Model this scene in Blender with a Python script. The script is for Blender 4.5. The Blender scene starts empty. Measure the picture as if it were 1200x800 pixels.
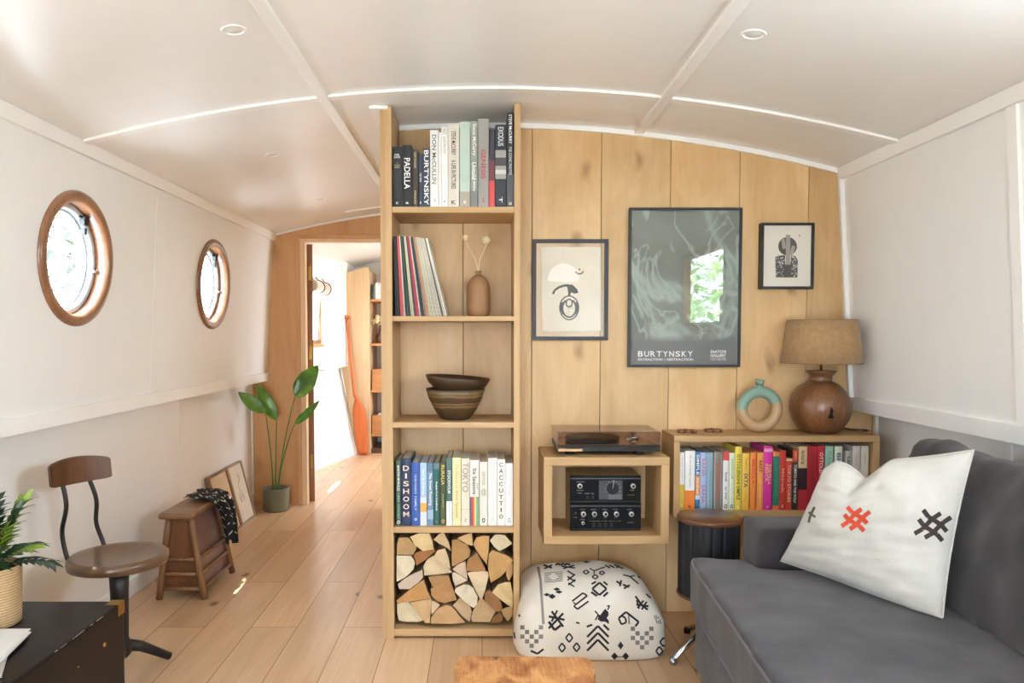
import bpy, bmesh, math, random
from mathutils import Vector, Matrix
from mathutils.bvhtree import BVHTree
from mathutils import noise as mnoise
random.seed(7)
S = bpy.context.scene
COL = S.collection
# ------------------------------------------------------------------ camera model (metres; Y runs along the boat)
F = 870.0; CX = 565.0; TH = math.radians(2.6); CY = 392 + F*math.tan(TH); EYE = 1.2
def P(px, py, X=None, Y=None, Z=None):
    """point of the room seen at a photo position, at a known distance or height"""
    a = (px-CX)/F; b = -(py-CY)/F
    v = Vector((a, math.cos(TH)+b*math.sin(TH), -math.sin(TH)+b*math.cos(TH)))
    t = X/v.x if X is not None else Y/v.y if Y is not None else (Z-EYE)/v.z
    return Vector((0, 0, EYE)) + v*t
cam = bpy.data.cameras.new('camera'); camo = bpy.data.objects.new('camera', cam); COL.objects.link(camo)
camo.location = (0, 0, EYE); camo.rotation_euler = (math.pi/2-TH, 0, 0)
cam.sensor_width = 36; cam.lens = F*36/1200; cam.shift_x = (600-CX)/1200; cam.shift_y = (CY-400)/1200
cam.clip_start = 0.05; S.camera = camo
S.view_settings.view_transform = 'Standard'; S.view_settings.look = 'None'
S.view_settings.gamma = 1; S.view_settings.use_curve_mapping = False
S.view_settings.exposure = 0.0

# ------------------------------------------------------------------ materials
def lin(h):
    h = h.lstrip('#'); o = []
    for i in (0, 2, 4):
        c = int(h[i:i+2], 16)/255; o.append(c/12.92 if c <= .04045 else ((c+.055)/1.055)**2.4)
    return (*o, 1)
def newmat(name):
    m = bpy.data.materials.new(name); m.use_nodes = True
    n = m.node_tree.nodes; return m, n, m.node_tree.links, n['Principled BSDF']
_mc = {}
def M(hexc, rough=.6, metal=0, spec=.5, coat=0, bump=0, bscale=200, vary=0):
    """plain procedural material: colour with fine noise variation and optional bump"""
    k = (hexc, rough, metal, spec, coat, bump, bscale, vary)
    if k in _mc: return _mc[k]
    m, n, l, b = newmat('mat_'+hexc.strip('#'))
    c = lin(hexc)
    b.inputs['Roughness'].default_value = rough; b.inputs['Metallic'].default_value = metal
    b.inputs['Specular IOR Level'].default_value = spec; b.inputs['Coat Weight'].default_value = coat
    b.inputs['Coat Roughness'].default_value = .15
    tc = n.new('ShaderNodeTexCoord')
    nz = n.new('ShaderNodeTexNoise'); nz.inputs['Scale'].default_value = 9; nz.inputs['Detail'].default_value = 5
    l.new(tc.outputs['Object'], nz.inputs['Vector'])
    v = vary or .03
    rp = n.new('ShaderNodeValToRGB')
    rp.color_ramp.elements[0].position = .3; rp.color_ramp.elements[1].position = .7
    rp.color_ramp.elements[0].color = (*[x*(1-v) for x in c[:3]], 1)
    rp.color_ramp.elements[1].color = (*[min(1, x*(1+v)) for x in c[:3]], 1)
    l.new(nz.outputs['Fac'], rp.inputs['Fac']); l.new(rp.outputs['Color'], b.inputs['Base Color'])
    if bump:
        n2 = n.new('ShaderNodeTexNoise'); n2.inputs['Scale'].default_value = bscale; n2.inputs['Detail'].default_value = 3
        l.new(tc.outputs['Object'], n2.inputs['Vector'])
        bp = n.new('ShaderNodeBump'); bp.inputs['Strength'].default_value = bump; bp.inputs['Distance'].default_value = .004
        l.new(n2.outputs['Fac'], bp.inputs['Height']); l.new(bp.outputs['Normal'], b.inputs['Normal'])
    _mc[k] = m; return m
def wood(name, dark, light, axis='Z', scale=5., stretch=12., rough=.5, knots=0., knotscale=3., plank=None, coat=0, spec=.4, contrast=(.3, .72), knotcol='6b4020', fine=.33, plane='XZ'):
    """grain stretched along one axis, optional knots and per-board tone"""
    m, n, l, b = newmat(name)
    b.inputs['Roughness'].default_value = rough; b.inputs['Coat Weight'].default_value = coat; b.inputs['Coat Roughness'].default_value = .2
    b.inputs['Specular IOR Level'].default_value = spec
    tc = n.new('ShaderNodeTexCoord'); oi = n.new('ShaderNodeObjectInfo')
    ofs = n.new('ShaderNodeVectorMath'); ofs.operation = 'SCALE'; ofs.inputs[0].default_value = (13.1, 7.7, 19.3)
    l.new(oi.outputs['Random'], ofs.inputs['Scale'])
    add = n.new('ShaderNodeVectorMath'); add.operation = 'ADD'
    l.new(tc.outputs['Object'], add.inputs[0]); l.new(ofs.outputs['Vector'], add.inputs[1])
    src = add.outputs['Vector']
    pid = None
    if plank:
        # plank = (x0, pitch): a number per board shifts the grain and the tone
        sx = n.new('ShaderNodeSeparateXYZ'); l.new(tc.outputs['Object'], sx.inputs[0])
        a1 = n.new('ShaderNodeMath'); a1.operation = 'SUBTRACT'; a1.inputs[1].default_value = plank[0]; l.new(sx.outputs['X'], a1.inputs[0])
        a2 = n.new('ShaderNodeMath'); a2.operation = 'DIVIDE'; a2.inputs[1].default_value = plank[1]; l.new(a1.outputs[0], a2.inputs[0])
        a3 = n.new('ShaderNodeMath'); a3.operation = 'FLOOR'; l.new(a2.outputs[0], a3.inputs[0])
        wn = n.new('ShaderNodeTexWhiteNoise'); wn.noise_dimensions = '1D'; l.new(a3.outputs[0], wn.inputs['W'])
        sc = n.new('ShaderNodeVectorMath'); sc.operation = 'SCALE'; sc.inputs['Scale'].default_value = 9; l.new(wn.outputs['Color'], sc.inputs[0])
        ad = n.new('ShaderNodeVectorMath'); ad.operation = 'ADD'; l.new(src, ad.inputs[0]); l.new(sc.outputs['Vector'], ad.inputs[1])
        src = ad.outputs['Vector']; pid = wn.outputs['Value']
    mp = n.new('ShaderNodeMapping'); s = [scale]*3; s['XYZ'.index(axis)] = scale/stretch
    mp.inputs['Scale'].default_value = s; l.new(src, mp.inputs['Vector'])
    n1 = n.new('ShaderNodeTexNoise'); n1.inputs['Scale'].default_value = 1; n1.inputs['Detail'].default_value = 6; n1.inputs['Roughness'].default_value = .62; n1.inputs['Distortion'].default_value = .6
    l.new(mp.outputs[0], n1.inputs['Vector'])
    mp2 = n.new('ShaderNodeMapping'); s2 = [scale*14]*3; s2['XYZ'.index(axis)] = scale*.7
    mp2.inputs['Scale'].default_value = s2; l.new(src, mp2.inputs['Vector'])
    n2 = n.new('ShaderNodeTexNoise'); n2.inputs['Scale'].default_value = 1; n2.inputs['Detail'].default_value = 3; l.new(mp2.outputs[0], n2.inputs['Vector'])
    mx = n.new('ShaderNodeMix'); mx.data_type = 'FLOAT'; mx.inputs[0].default_value = fine
    l.new(n1.outputs['Fac'], mx.inputs[2]); l.new(n2.outputs['Fac'], mx.inputs[3])
    rp = n.new('ShaderNodeValToRGB'); rp.color_ramp.elements[0].position = contrast[0]; rp.color_ramp.elements[1].position = contrast[1]
    rp.color_ramp.elements[0].color = lin(dark); rp.color_ramp.elements[1].color = lin(light)
    l.new(mx.outputs[0], rp.inputs['Fac']); out = rp.outputs['Color']
    if pid is not None:
        hs = n.new('ShaderNodeHueSaturation'); mr = n.new('ShaderNodeMapRange'); mr.inputs['To Min'].default_value = .9; mr.inputs['To Max'].default_value = 1.07
        l.new(pid, mr.inputs['Value']); l.new(mr.outputs[0], hs.inputs['Value']); l.new(out, hs.inputs['Color']); out = hs.outputs['Color']
    if knots:
        mk = n.new('ShaderNodeMapping'); s3 = [knotscale]*3; s3['XYZ'.index(axis)] = knotscale*.6
        mk.inputs['Scale'].default_value = s3; l.new(src, mk.inputs['Vector'])
        nd = n.new('ShaderNodeTexNoise'); nd.inputs['Scale'].default_value = 3; l.new(mk.outputs[0], nd.inputs['Vector'])
        dm = n.new('ShaderNodeMix'); dm.data_type = 'VECTOR'; dm.inputs[0].default_value = .22; l.new(mk.outputs[0], dm.inputs[4]); l.new(nd.outputs['Color'], dm.inputs[5])
        kx = n.new('ShaderNodeSeparateXYZ'); l.new(dm.outputs[1], kx.inputs[0]); kc = n.new('ShaderNodeCombineXYZ'); l.new(kx.outputs[plane[0]], kc.inputs['X']); l.new(kx.outputs[plane[1]], kc.inputs['Y'])
        vo = n.new('ShaderNodeTexVoronoi'); vo.voronoi_dimensions = '2D'; vo.inputs['Scale'].default_value = 1; l.new(kc.outputs[0], vo.inputs['Vector'])
        kr = n.new('ShaderNodeMapRange'); kr.inputs['From Min'].default_value = .015; kr.inputs['From Max'].default_value = .10; kr.inputs['To Min'].default_value = knots; kr.inputs['To Max'].default_value = 0
        l.new(vo.outputs['Distance'], kr.inputs['Value'])
        # only some cells carry a knot
        sp = n.new('ShaderNodeSeparateColor'); l.new(vo.outputs['Color'], sp.inputs[0])
        gt = n.new('ShaderNodeMath'); gt.operation = 'GREATER_THAN'; gt.inputs[1].default_value = .55; l.new(sp.outputs[0], gt.inputs[0])
        mu = n.new('ShaderNodeMath'); mu.operation = 'MULTIPLY'; l.new(kr.outputs[0], mu.inputs[0]); l.new(gt.outputs[0], mu.inputs[1])
        cm = n.new('ShaderNodeMix'); cm.data_type = 'RGBA'; l.new(mu.outputs[0], cm.inputs[0]); l.new(out, cm.inputs[6]); cm.inputs[7].default_value = lin(knotcol)
        out = cm.outputs[2]
    l.new(out, b.inputs['Base Color'])
    bp = n.new('ShaderNodeBump'); bp.inputs['Strength'].default_value = .12; bp.inputs['Distance'].default_value = .002
    l.new(n2.outputs['Fac'], bp.inputs['Height']); l.new(bp.outputs['Normal'], b.inputs['Normal'])
    return m
def fabric(name, hexc, hex2, weave=900, rough=.95, bump=.35, cloud=5, sheen=.2):
    m, n, l, b = newmat(name); b.inputs['Roughness'].default_value = rough; b.inputs['Specular IOR Level'].default_value = .15
    b.inputs['Sheen Weight'].default_value = sheen
    tc = n.new('ShaderNodeTexCoord')
    nz = n.new('ShaderNodeTexNoise'); nz.inputs['Scale'].default_value = cloud; nz.inputs['Detail'].default_value = 6; l.new(tc.outputs['Object'], nz.inputs['Vector'])
    rp = n.new('ShaderNodeValToRGB'); rp.color_ramp.elements[0].position = .35; rp.color_ramp.elements[1].position = .7
    rp.color_ramp.elements[0].color = lin(hexc); rp.color_ramp.elements[1].color = lin(hex2)
    l.new(nz.outputs['Fac'], rp.inputs['Fac']); l.new(rp.outputs['Color'], b.inputs['Base Color'])
    mp = n.new('ShaderNodeMapping'); mp.inputs['Scale'].default_value = (weave, weave*.8, weave*.25); l.new(tc.outputs['Object'], mp.inputs['Vector'])
    n2 = n.new('ShaderNodeTexNoise'); n2.inputs['Scale'].default_value = 1; l.new(mp.outputs[0], n2.inputs['Vector'])
    n3 = n.new('ShaderNodeTexNoise'); n3.inputs['Scale'].default_value = 14; n3.inputs['Detail'].default_value = 2; l.new(tc.outputs['Object'], n3.inputs['Vector'])
    mx = n.new('ShaderNodeMix'); mx.data_type = 'FLOAT'; mx.inputs[0].default_value = .6; l.new(n2.outputs['Fac'], mx.inputs[2]); l.new(n3.outputs['Fac'], mx.inputs[3])
    bp = n.new('ShaderNodeBump'); bp.inputs['Strength'].default_value = bump; bp.inputs['Distance'].default_value = .006
    l.new(mx.outputs[0], bp.inputs['Height']); l.new(bp.outputs['Normal'], b.inputs['Normal'])
    return m
def glassmat(name, tint='ffffff', ior=1.45, boost=1.0):
    m, n, l, b = newmat(name); n.remove(b)
    t = n.new('ShaderNodeBsdfTransparent'); t.inputs[0].default_value = lin(tint)
    g = n.new('ShaderNodeBsdfGlossy'); g.inputs['Roughness'].default_value = .01
    fr = n.new('ShaderNodeFresnel'); fr.inputs['IOR'].default_value = ior
    mu = n.new('ShaderNodeMath'); mu.operation = 'MULTIPLY'; mu.inputs[1].default_value = boost; mu.use_clamp = True
    ge = n.new('ShaderNodeNewGeometry'); inv = n.new('ShaderNodeMath'); inv.operation = 'SUBTRACT'; inv.inputs[0].default_value = 1; l.new(ge.outputs['Backfacing'], inv.inputs[1])
    m0 = n.new('ShaderNodeMath'); m0.operation = 'MULTIPLY'; l.new(fr.outputs[0], m0.inputs[0]); l.new(inv.outputs[0], m0.inputs[1])
    l.new(m0.outputs[0], mu.inputs[0])
    mx = n.new('ShaderNodeMixShader'); l.new(mu.outputs[0], mx.inputs[0]); l.new(t.outputs[0], mx.inputs[1]); l.new(g.outputs[0], mx.inputs[2])
    l.new(mx.outputs[0], n['Material Output'].inputs[0]); return m

BIRCH = wood('birch_panel', 'c8a06a', 'e2bf8e', 'Z', 5, 2.6, .42, knots=.6, knotscale=4.2, plank=(.2116, .2925), knotcol='8c6136', fine=.16, contrast=(.33, .66))
BULKW = wood('bulkhead_panel', 'c28c58', 'dcac78', 'Z', 4, 4, .45, knots=.3, knotscale=2.5, fine=.2)
OAKX = wood('oak_board_x', 'b28c5d', 'cdab7d', 'X', 7, 14, .5)
OAKZ = wood('oak_board_z', 'b28c5d', 'cdab7d', 'Z', 7, 14, .5)
PLYEDGE = wood('ply_edge', 'bd9464', 'dcb98a', 'Z', 30, 30, .5)
WHITE = M('eeece8', .38, bump=.02, bscale=60, vary=.01)
CEILM = M('efedea', .33, coat=.12, vary=.01, bump=.015, bscale=8)
TRIMW = M('f3f1ed', .35, vary=.01)
WHITEW = M('f2efea', .5, vary=.01)
PORTW = wood('porthole_wood', '6b4630', 'a1704e', 'Z', 9, 5, .28, coat=.5)
RINGM = M('c3c8cd', .3, metal=.35)
STEEL = M('b9bcc0', .25, metal=1)
CHROME = M('c8c9cb', .18, metal=1)
IRON = M('3a3736', .45, metal=.6, bump=.1, bscale=80, vary=.2)
BLACKM = M('17171a', .35, vary=.1)
BRASS = M('a98446', .4, metal=1)
DARKWOOD = wood('dark_wood', '3d2313', '70482a', 'Z', 12, 8, .42, coat=.2)
STOOLW = wood('stool_wood', '523622', '9a7048', 'Z', 12, 8, .42, coat=.25)
SEATW = wood('seat_wood', '46301f', '7a583a', 'Y', 9, 7, .32, coat=.35)
CLEAR = glassmat('window_glass')
PICGLASS = glassmat('picture_glass', 'ffffff', 1.5, 1.6)
LIDG = glassmat('smoked_lid', 'f3ece6', 1.45, 1.0)
PAGES = M('d8cfbf', .85, bump=.3, bscale=500)
LEAFG = M('35661f', .4, coat=.1, vary=.25)
LEAFD = M('1f3f22', .4, coat=.1, vary=.3)
LEAFL = M('7f9f2c', .4, vary=.2)

# ------------------------------------------------------------------ mesh helpers (world metres)
def NB(): return bmesh.new()
def setmi(faces, mi):
    for f in faces: f.material_index = mi
def bx(bm, x0, x1, y0, y1, z0, z1, mi=0, bev=0, seg=2):
    r = bmesh.ops.create_cube(bm, size=1)
    vs = r['verts']
    for v in vs: v.co = Vector(((x0+x1)/2+v.co.x*(x1-x0), (y0+y1)/2+v.co.y*(y1-y0), (z0+z1)/2+v.co.z*(z1-z0)))
    fs = {f for v in vs for f in v.link_faces}; setmi(fs, mi)
    if bev:
        es = list({e for v in vs for e in v.link_edges})
        q = bmesh.ops.bevel(bm, geom=es, offset=bev, segments=seg, affect='EDGES', profile=.5)
        setmi(q['faces'], mi)
    return vs
def hull8(bm, pts, mi=0):
    """box from 8 points: bottom 4 (ccw) then top 4"""
    v = [bm.verts.new(p) for p in pts]
    for idx in ((3, 2, 1, 0), (4, 5, 6, 7), (0, 1, 5, 4), (1, 2, 6, 5), (2, 3, 7, 6), (3, 0, 4, 7)):
        f = bm.faces.new([v[i] for i in idx]); f.material_index = mi
    return v
def prism(bm, pts, vec, mi=0, mi_cap=None):
    vec = Vector(vec); a = [bm.verts.new(p) for p in pts]; b = [bm.verts.new(Vector(p)+vec) for p in pts]
    n = len(a); f = []
    f1 = bm.faces.new(a); f2 = bm.faces.new(b[::-1]); c = mi if mi_cap is None else mi_cap
    f1.material_index = c; f2.material_index = c
    for i in range(n):
        q = bm.faces.new((a[i], b[i], b[(i+1) % n], a[(i+1) % n])); q.material_index = mi
def tube(bm, pts, rad, seg=10, mi=0, caps=True, closed=False, smooth=True):
    pts = [Vector(p) for p in pts]; n = len(pts); rings = []
    up = None
    for i, p in enumerate(pts):
        if closed: t = pts[(i+1) % n]-pts[i-1]
        else: t = (pts[min(i+1, n-1)]-pts[max(i-1, 0)])
        t.normalize()
        if up is None: up = t.orthogonal().normalized()
        else:
            up = up - t*up.dot(t)
            up = up.normalized() if up.length > 1e-6 else t.orthogonal().normalized()
        w = t.cross(up); r = rad[i] if isinstance(rad, (list, tuple)) else rad
        rings.append([bm.verts.new(p+(up*math.cos(2*math.pi*k/seg)+w*math.sin(2*math.pi*k/seg))*r) for k in range(seg)])
    m = n if closed else n-1
    for i in range(m):
        a, b = rings[i], rings[(i+1) % n]
        for k in range(seg):
            f = bm.faces.new((a[k], a[(k+1) % seg], b[(k+1) % seg], b[k])); f.material_index = mi; f.smooth = smooth
    if caps and not closed:
        f = bm.faces.new(rings[0][::-1]); f.material_index = mi
        f = bm.faces.new(rings[-1]); f.material_index = mi
def lathe(bm, prof, c, seg=40, mi=0, axis='Z', smooth=True, start=None):
    """profile (r, h) round an axis through c"""
    c = Vector(c); rings = []
    def pt(r, h, k):
        a = 2*math.pi*k/seg
        if axis == 'Z': return c+Vector((r*math.cos(a), r*math.sin(a), h))
        if axis == 'X': return c+Vector((h, r*math.cos(a), r*math.sin(a)))
        return c+Vector((r*math.cos(a), h, -r*math.sin(a)))
    for r, h in prof:
        rings.append([bm.verts.new(pt(max(r, 1e-5), h, k)) for k in range(seg)])
    for i in range(len(rings)-1):
        a, b = rings[i], rings[i+1]
        for k in range(seg):
            f = bm.faces.new((a[k], a[(k+1) % seg], b[(k+1) % seg], b[k])); f.material_index = mi; f.smooth = smooth
    if prof[0][0] > 1e-4 and start != 'open': f = bm.faces.new(rings[0][::-1]); f.material_index = mi
    if prof[-1][0] > 1e-4 and start != 'open': f = bm.faces.new(rings[-1]); f.material_index = mi
def spline(pts, k=8):
    pts = [Vector(p) for p in pts]; out = []
    for i in range(len(pts)-1):
        p0 = pts[max(i-1, 0)]; p1 = pts[i]; p2 = pts[i+1]; p3 = pts[min(i+2, len(pts)-1)]
        for j in range(k):
            t = j/k; out.append(.5*((2*p1)+(p2-p0)*t+(2*p0-5*p1+4*p2-p3)*t*t+(3*p1-p0-3*p2+p3)*t**3))
    out.append(pts[-1]); return out
def grid(bm, fn, nu, nv, mi=0, closeu=False, smooth=True):
    V = [[bm.verts.new(fn(i/(nu if closeu else nu-1), j/(nv-1))) for j in range(nv)] for i in range(nu)]
    for i in range(nu if closeu else nu-1):
        for j in range(nv-1):
            f = bm.faces.new((V[i][j], V[(i+1) % nu][j], V[(i+1) % nu][j+1], V[i][j+1])); f.material_index = mi; f.smooth = smooth
    return V
def wm(o):
    m = Matrix.Identity(4)
    while o is not None:
        m = (Matrix.Translation(o.location) @ o.rotation_euler.to_matrix().to_4x4()) @ m; o = o.parent
    return m
def obj(name, bm, mats, parent=None, smooth=None, loc=None, **kw):
    """link one mesh object; vertices are given in room metres"""
    me = bpy.data.meshes.new(name); o = bpy.data.objects.new(name, me); COL.objects.link(o)
    if loc is not None: o.location = loc
    if parent is not None: o.parent = parent
    inv = wm(o).inverted()
    bmesh.ops.recalc_face_normals(bm, faces=[f for f in bm.faces if not f.tag])
    for v in bm.verts: v.co = inv @ v.co
    if smooth is not None:
        for f in bm.faces: f.smooth = smooth
    bm.to_mesh(me); bm.free()
    if not isinstance(mats, (list, tuple)): mats = [mats]
    for m in mats: me.materials.append(m)
    for k, v in kw.items(): o[k] = v
    return o
def thing(name, label, cat, loc, group=None, rotz=0):
    o = bpy.data.objects.new(name, None); COL.objects.link(o); o.location = loc; o.rotation_euler = (0, 0, rotz); o.empty_display_size = .05
    return tag(o, label, cat, group)
def tag(o, label, cat, group=None):
    o['label'] = label; o['category'] = cat; o['kind'] = 'thing'
    if group: o['group'] = group
    return o
def struct(name, bm, mats, parent=None, **k):
    o = obj(name, bm, mats, parent, **k)
    if parent is None: o['kind'] = 'structure'
    return o
def soften(bm, voxel=.02, iters=6, wrinkle=0., wscale=6., shape=None):
    """cloth-covered upholstery: round a hard block over and let it wrinkle a little; returns a new bmesh"""
    me = bpy.data.meshes.new('tmp'); bmesh.ops.recalc_face_normals(bm, faces=bm.faces); bm.to_mesh(me); bm.free()
    o = bpy.data.objects.new('tmp', me); COL.objects.link(o)
    r = o.modifiers.new('r', 'REMESH'); r.mode = 'VOXEL'; r.voxel_size = voxel
    s = o.modifiers.new('s', 'SMOOTH'); s.iterations = iters; s.factor = .5
    dg = bpy.context.evaluated_depsgraph_get(); dg.update()
    m2 = bpy.data.meshes.new_from_object(o.evaluated_get(dg))
    out = NB(); out.from_mesh(m2); bpy.data.objects.remove(o); bpy.data.meshes.remove(me); bpy.data.meshes.remove(m2)
    out.normal_update()
    for v in out.verts:
        d = 0
        if wrinkle: d = wrinkle*(mnoise.noise(v.co*wscale)+.5*mnoise.noise(v.co*wscale*2.3+Vector((5, 1, 2))))
        v.co += v.normal*d
    if shape:
        for v in out.verts: v.co = shape(v.co)
    for f in out.faces: f.smooth = True
    return out
_tc = {}
def textmesh(s, bold=0):
    k = (s, bold)
    if k in _tc: return _tc[k]
    cu = bpy.data.curves.new('t', 'FONT'); cu.body = s; cu.size = 1; cu.offset = bold; cu.resolution_u = 3
    o = bpy.data.objects.new('t', cu); COL.objects.link(o)
    dg = bpy.context.evaluated_depsgraph_get(); dg.update()
    me = bpy.data.meshes.new_from_object(o.evaluated_get(dg))
    vs = [v.co.to_2d() for v in me.vertices]; fs = [tuple(p.vertices) for p in me.polygons]
    bpy.data.objects.remove(o); bpy.data.curves.remove(cu); bpy.data.meshes.remove(me)
    x0 = min(v.x for v in vs); x1 = max(v.x for v in vs); y0 = min(v.y for v in vs); y1 = max(v.y for v in vs)
    r = ([((v.x-x0)/(x1-x0), (v.y-y0)/(y1-y0)) for v in vs], fs, (x1-x0)/(y1-y0)); _tc[k] = r; return r
def letters(bm, s, org, ux, uy, W, H, mi, bold=0.0):
    """lettering as flat faces: fills W along ux, H along uy from org"""
    vs, fs, _ = textmesh(s, bold); org = Vector(org); ux = Vector(ux); uy = Vector(uy)
    V = [bm.verts.new(org+ux*(a*W)+uy*(b*H)) for a, b in vs]
    for f in fs:
        try:
            q = bm.faces.new([V[i] for i in f]); q.material_index = mi
        except ValueError: pass
# shapes drawn as strokes / polygons in the photo's frame, later laid on a surface
def stroke(pts, w, step=4):
    out = []
    for (x0, y0), (x1, y1) in zip(pts, pts[1:]):
        L = math.hypot(x1-x0, y1-y0)
        if L < 1e-6: continue
        nx, ny = -(y1-y0)/L*w/2, (x1-x0)/L*w/2; n = max(1, int(L/step))
        for i in range(n):
            a, b = i/n, (i+1)/n
            ax, ay, bx_, by = x0+(x1-x0)*a, y0+(y1-y0)*a, x0+(x1-x0)*b, y0+(y1-y0)*b
            out.append([(ax+nx, ay+ny), (bx_+nx, by+ny), (bx_-nx, by-ny), (ax-nx, ay-ny)])
    return out
def poly(pts):
    cx = sum(p[0] for p in pts)/len(pts); cy = sum(p[1] for p in pts)/len(pts); out = []
    for i in range(len(pts)):
        a, b = pts[i], pts[(i+1) % len(pts)]
        m1 = ((a[0]+cx)/2, (a[1]+cy)/2); m2 = ((b[0]+cx)/2, (b[1]+cy)/2)
        out.append([a, b, m2, m1]); out.append([m1, m2, (cx, cy)])
    return out
def ell(cx, cy, rx, ry, n=20, a0=0, a1=360):
    return [(cx+rx*math.cos(math.radians(a0+(a1-a0)*i/n)), cy+ry*math.sin(math.radians(a0+(a1-a0)*i/n))) for i in range(n+1)]
def lay_on_plane(bm, polys, Y, mi):
    for q in polys:
        try: f = bm.faces.new([bm.verts.new(P(a, b, Y=Y)) for a, b in q]); f.material_index = mi
        except ValueError: pass
def lay_on_surface(bm, polys, mi, lift=.0012):
    """stitch marks into the cloth: find where each point of the mark lies on the surface"""
    bm.normal_update(); bv = BVHTree.FromBMesh(bm); new = []
    for q in polys:
        pts = []
        for a, b in q:
            d = (P(a, b, Y=2.)-Vector((0, 0, EYE))).normalized()
            h = bv.ray_cast(Vector((0, 0, EYE)), d)
            if h[0] is None: pts = None; break
            nn = h[1] if h[1].dot(d) < 0 else -h[1]
            pts.append(h[0]+nn*lift)
        if pts and max((a_-c_).length for a_ in pts for c_ in pts) < .07 and all(bv.find_nearest((a_+c_)/2)[3] < .005 for a_ in pts for c_ in pts): new.append(pts)
    for pts in new:
        try: f = bm.faces.new([bm.verts.new(p) for p in pts]); f.material_index = mi; f.tag = True
        except ValueError: pass
# ------------------------------------------------------------------ the room shell
YP = 3.17; YB = 2.88; YK = 5.2; YR = -2.6; YE = 7.95
ZL = .885; ZE = 1.895; XLL = -1.617; XRL = 1.69
def zc(x): return 2.088-(2.088-ZE)*((x-.032)/1.484)**2
def wl(z): return -1.509+(z-ZL)/(ZE-ZL)*.057
def wr(z): return 1.583-(z-ZL)/(ZE-ZL)*.068

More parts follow.
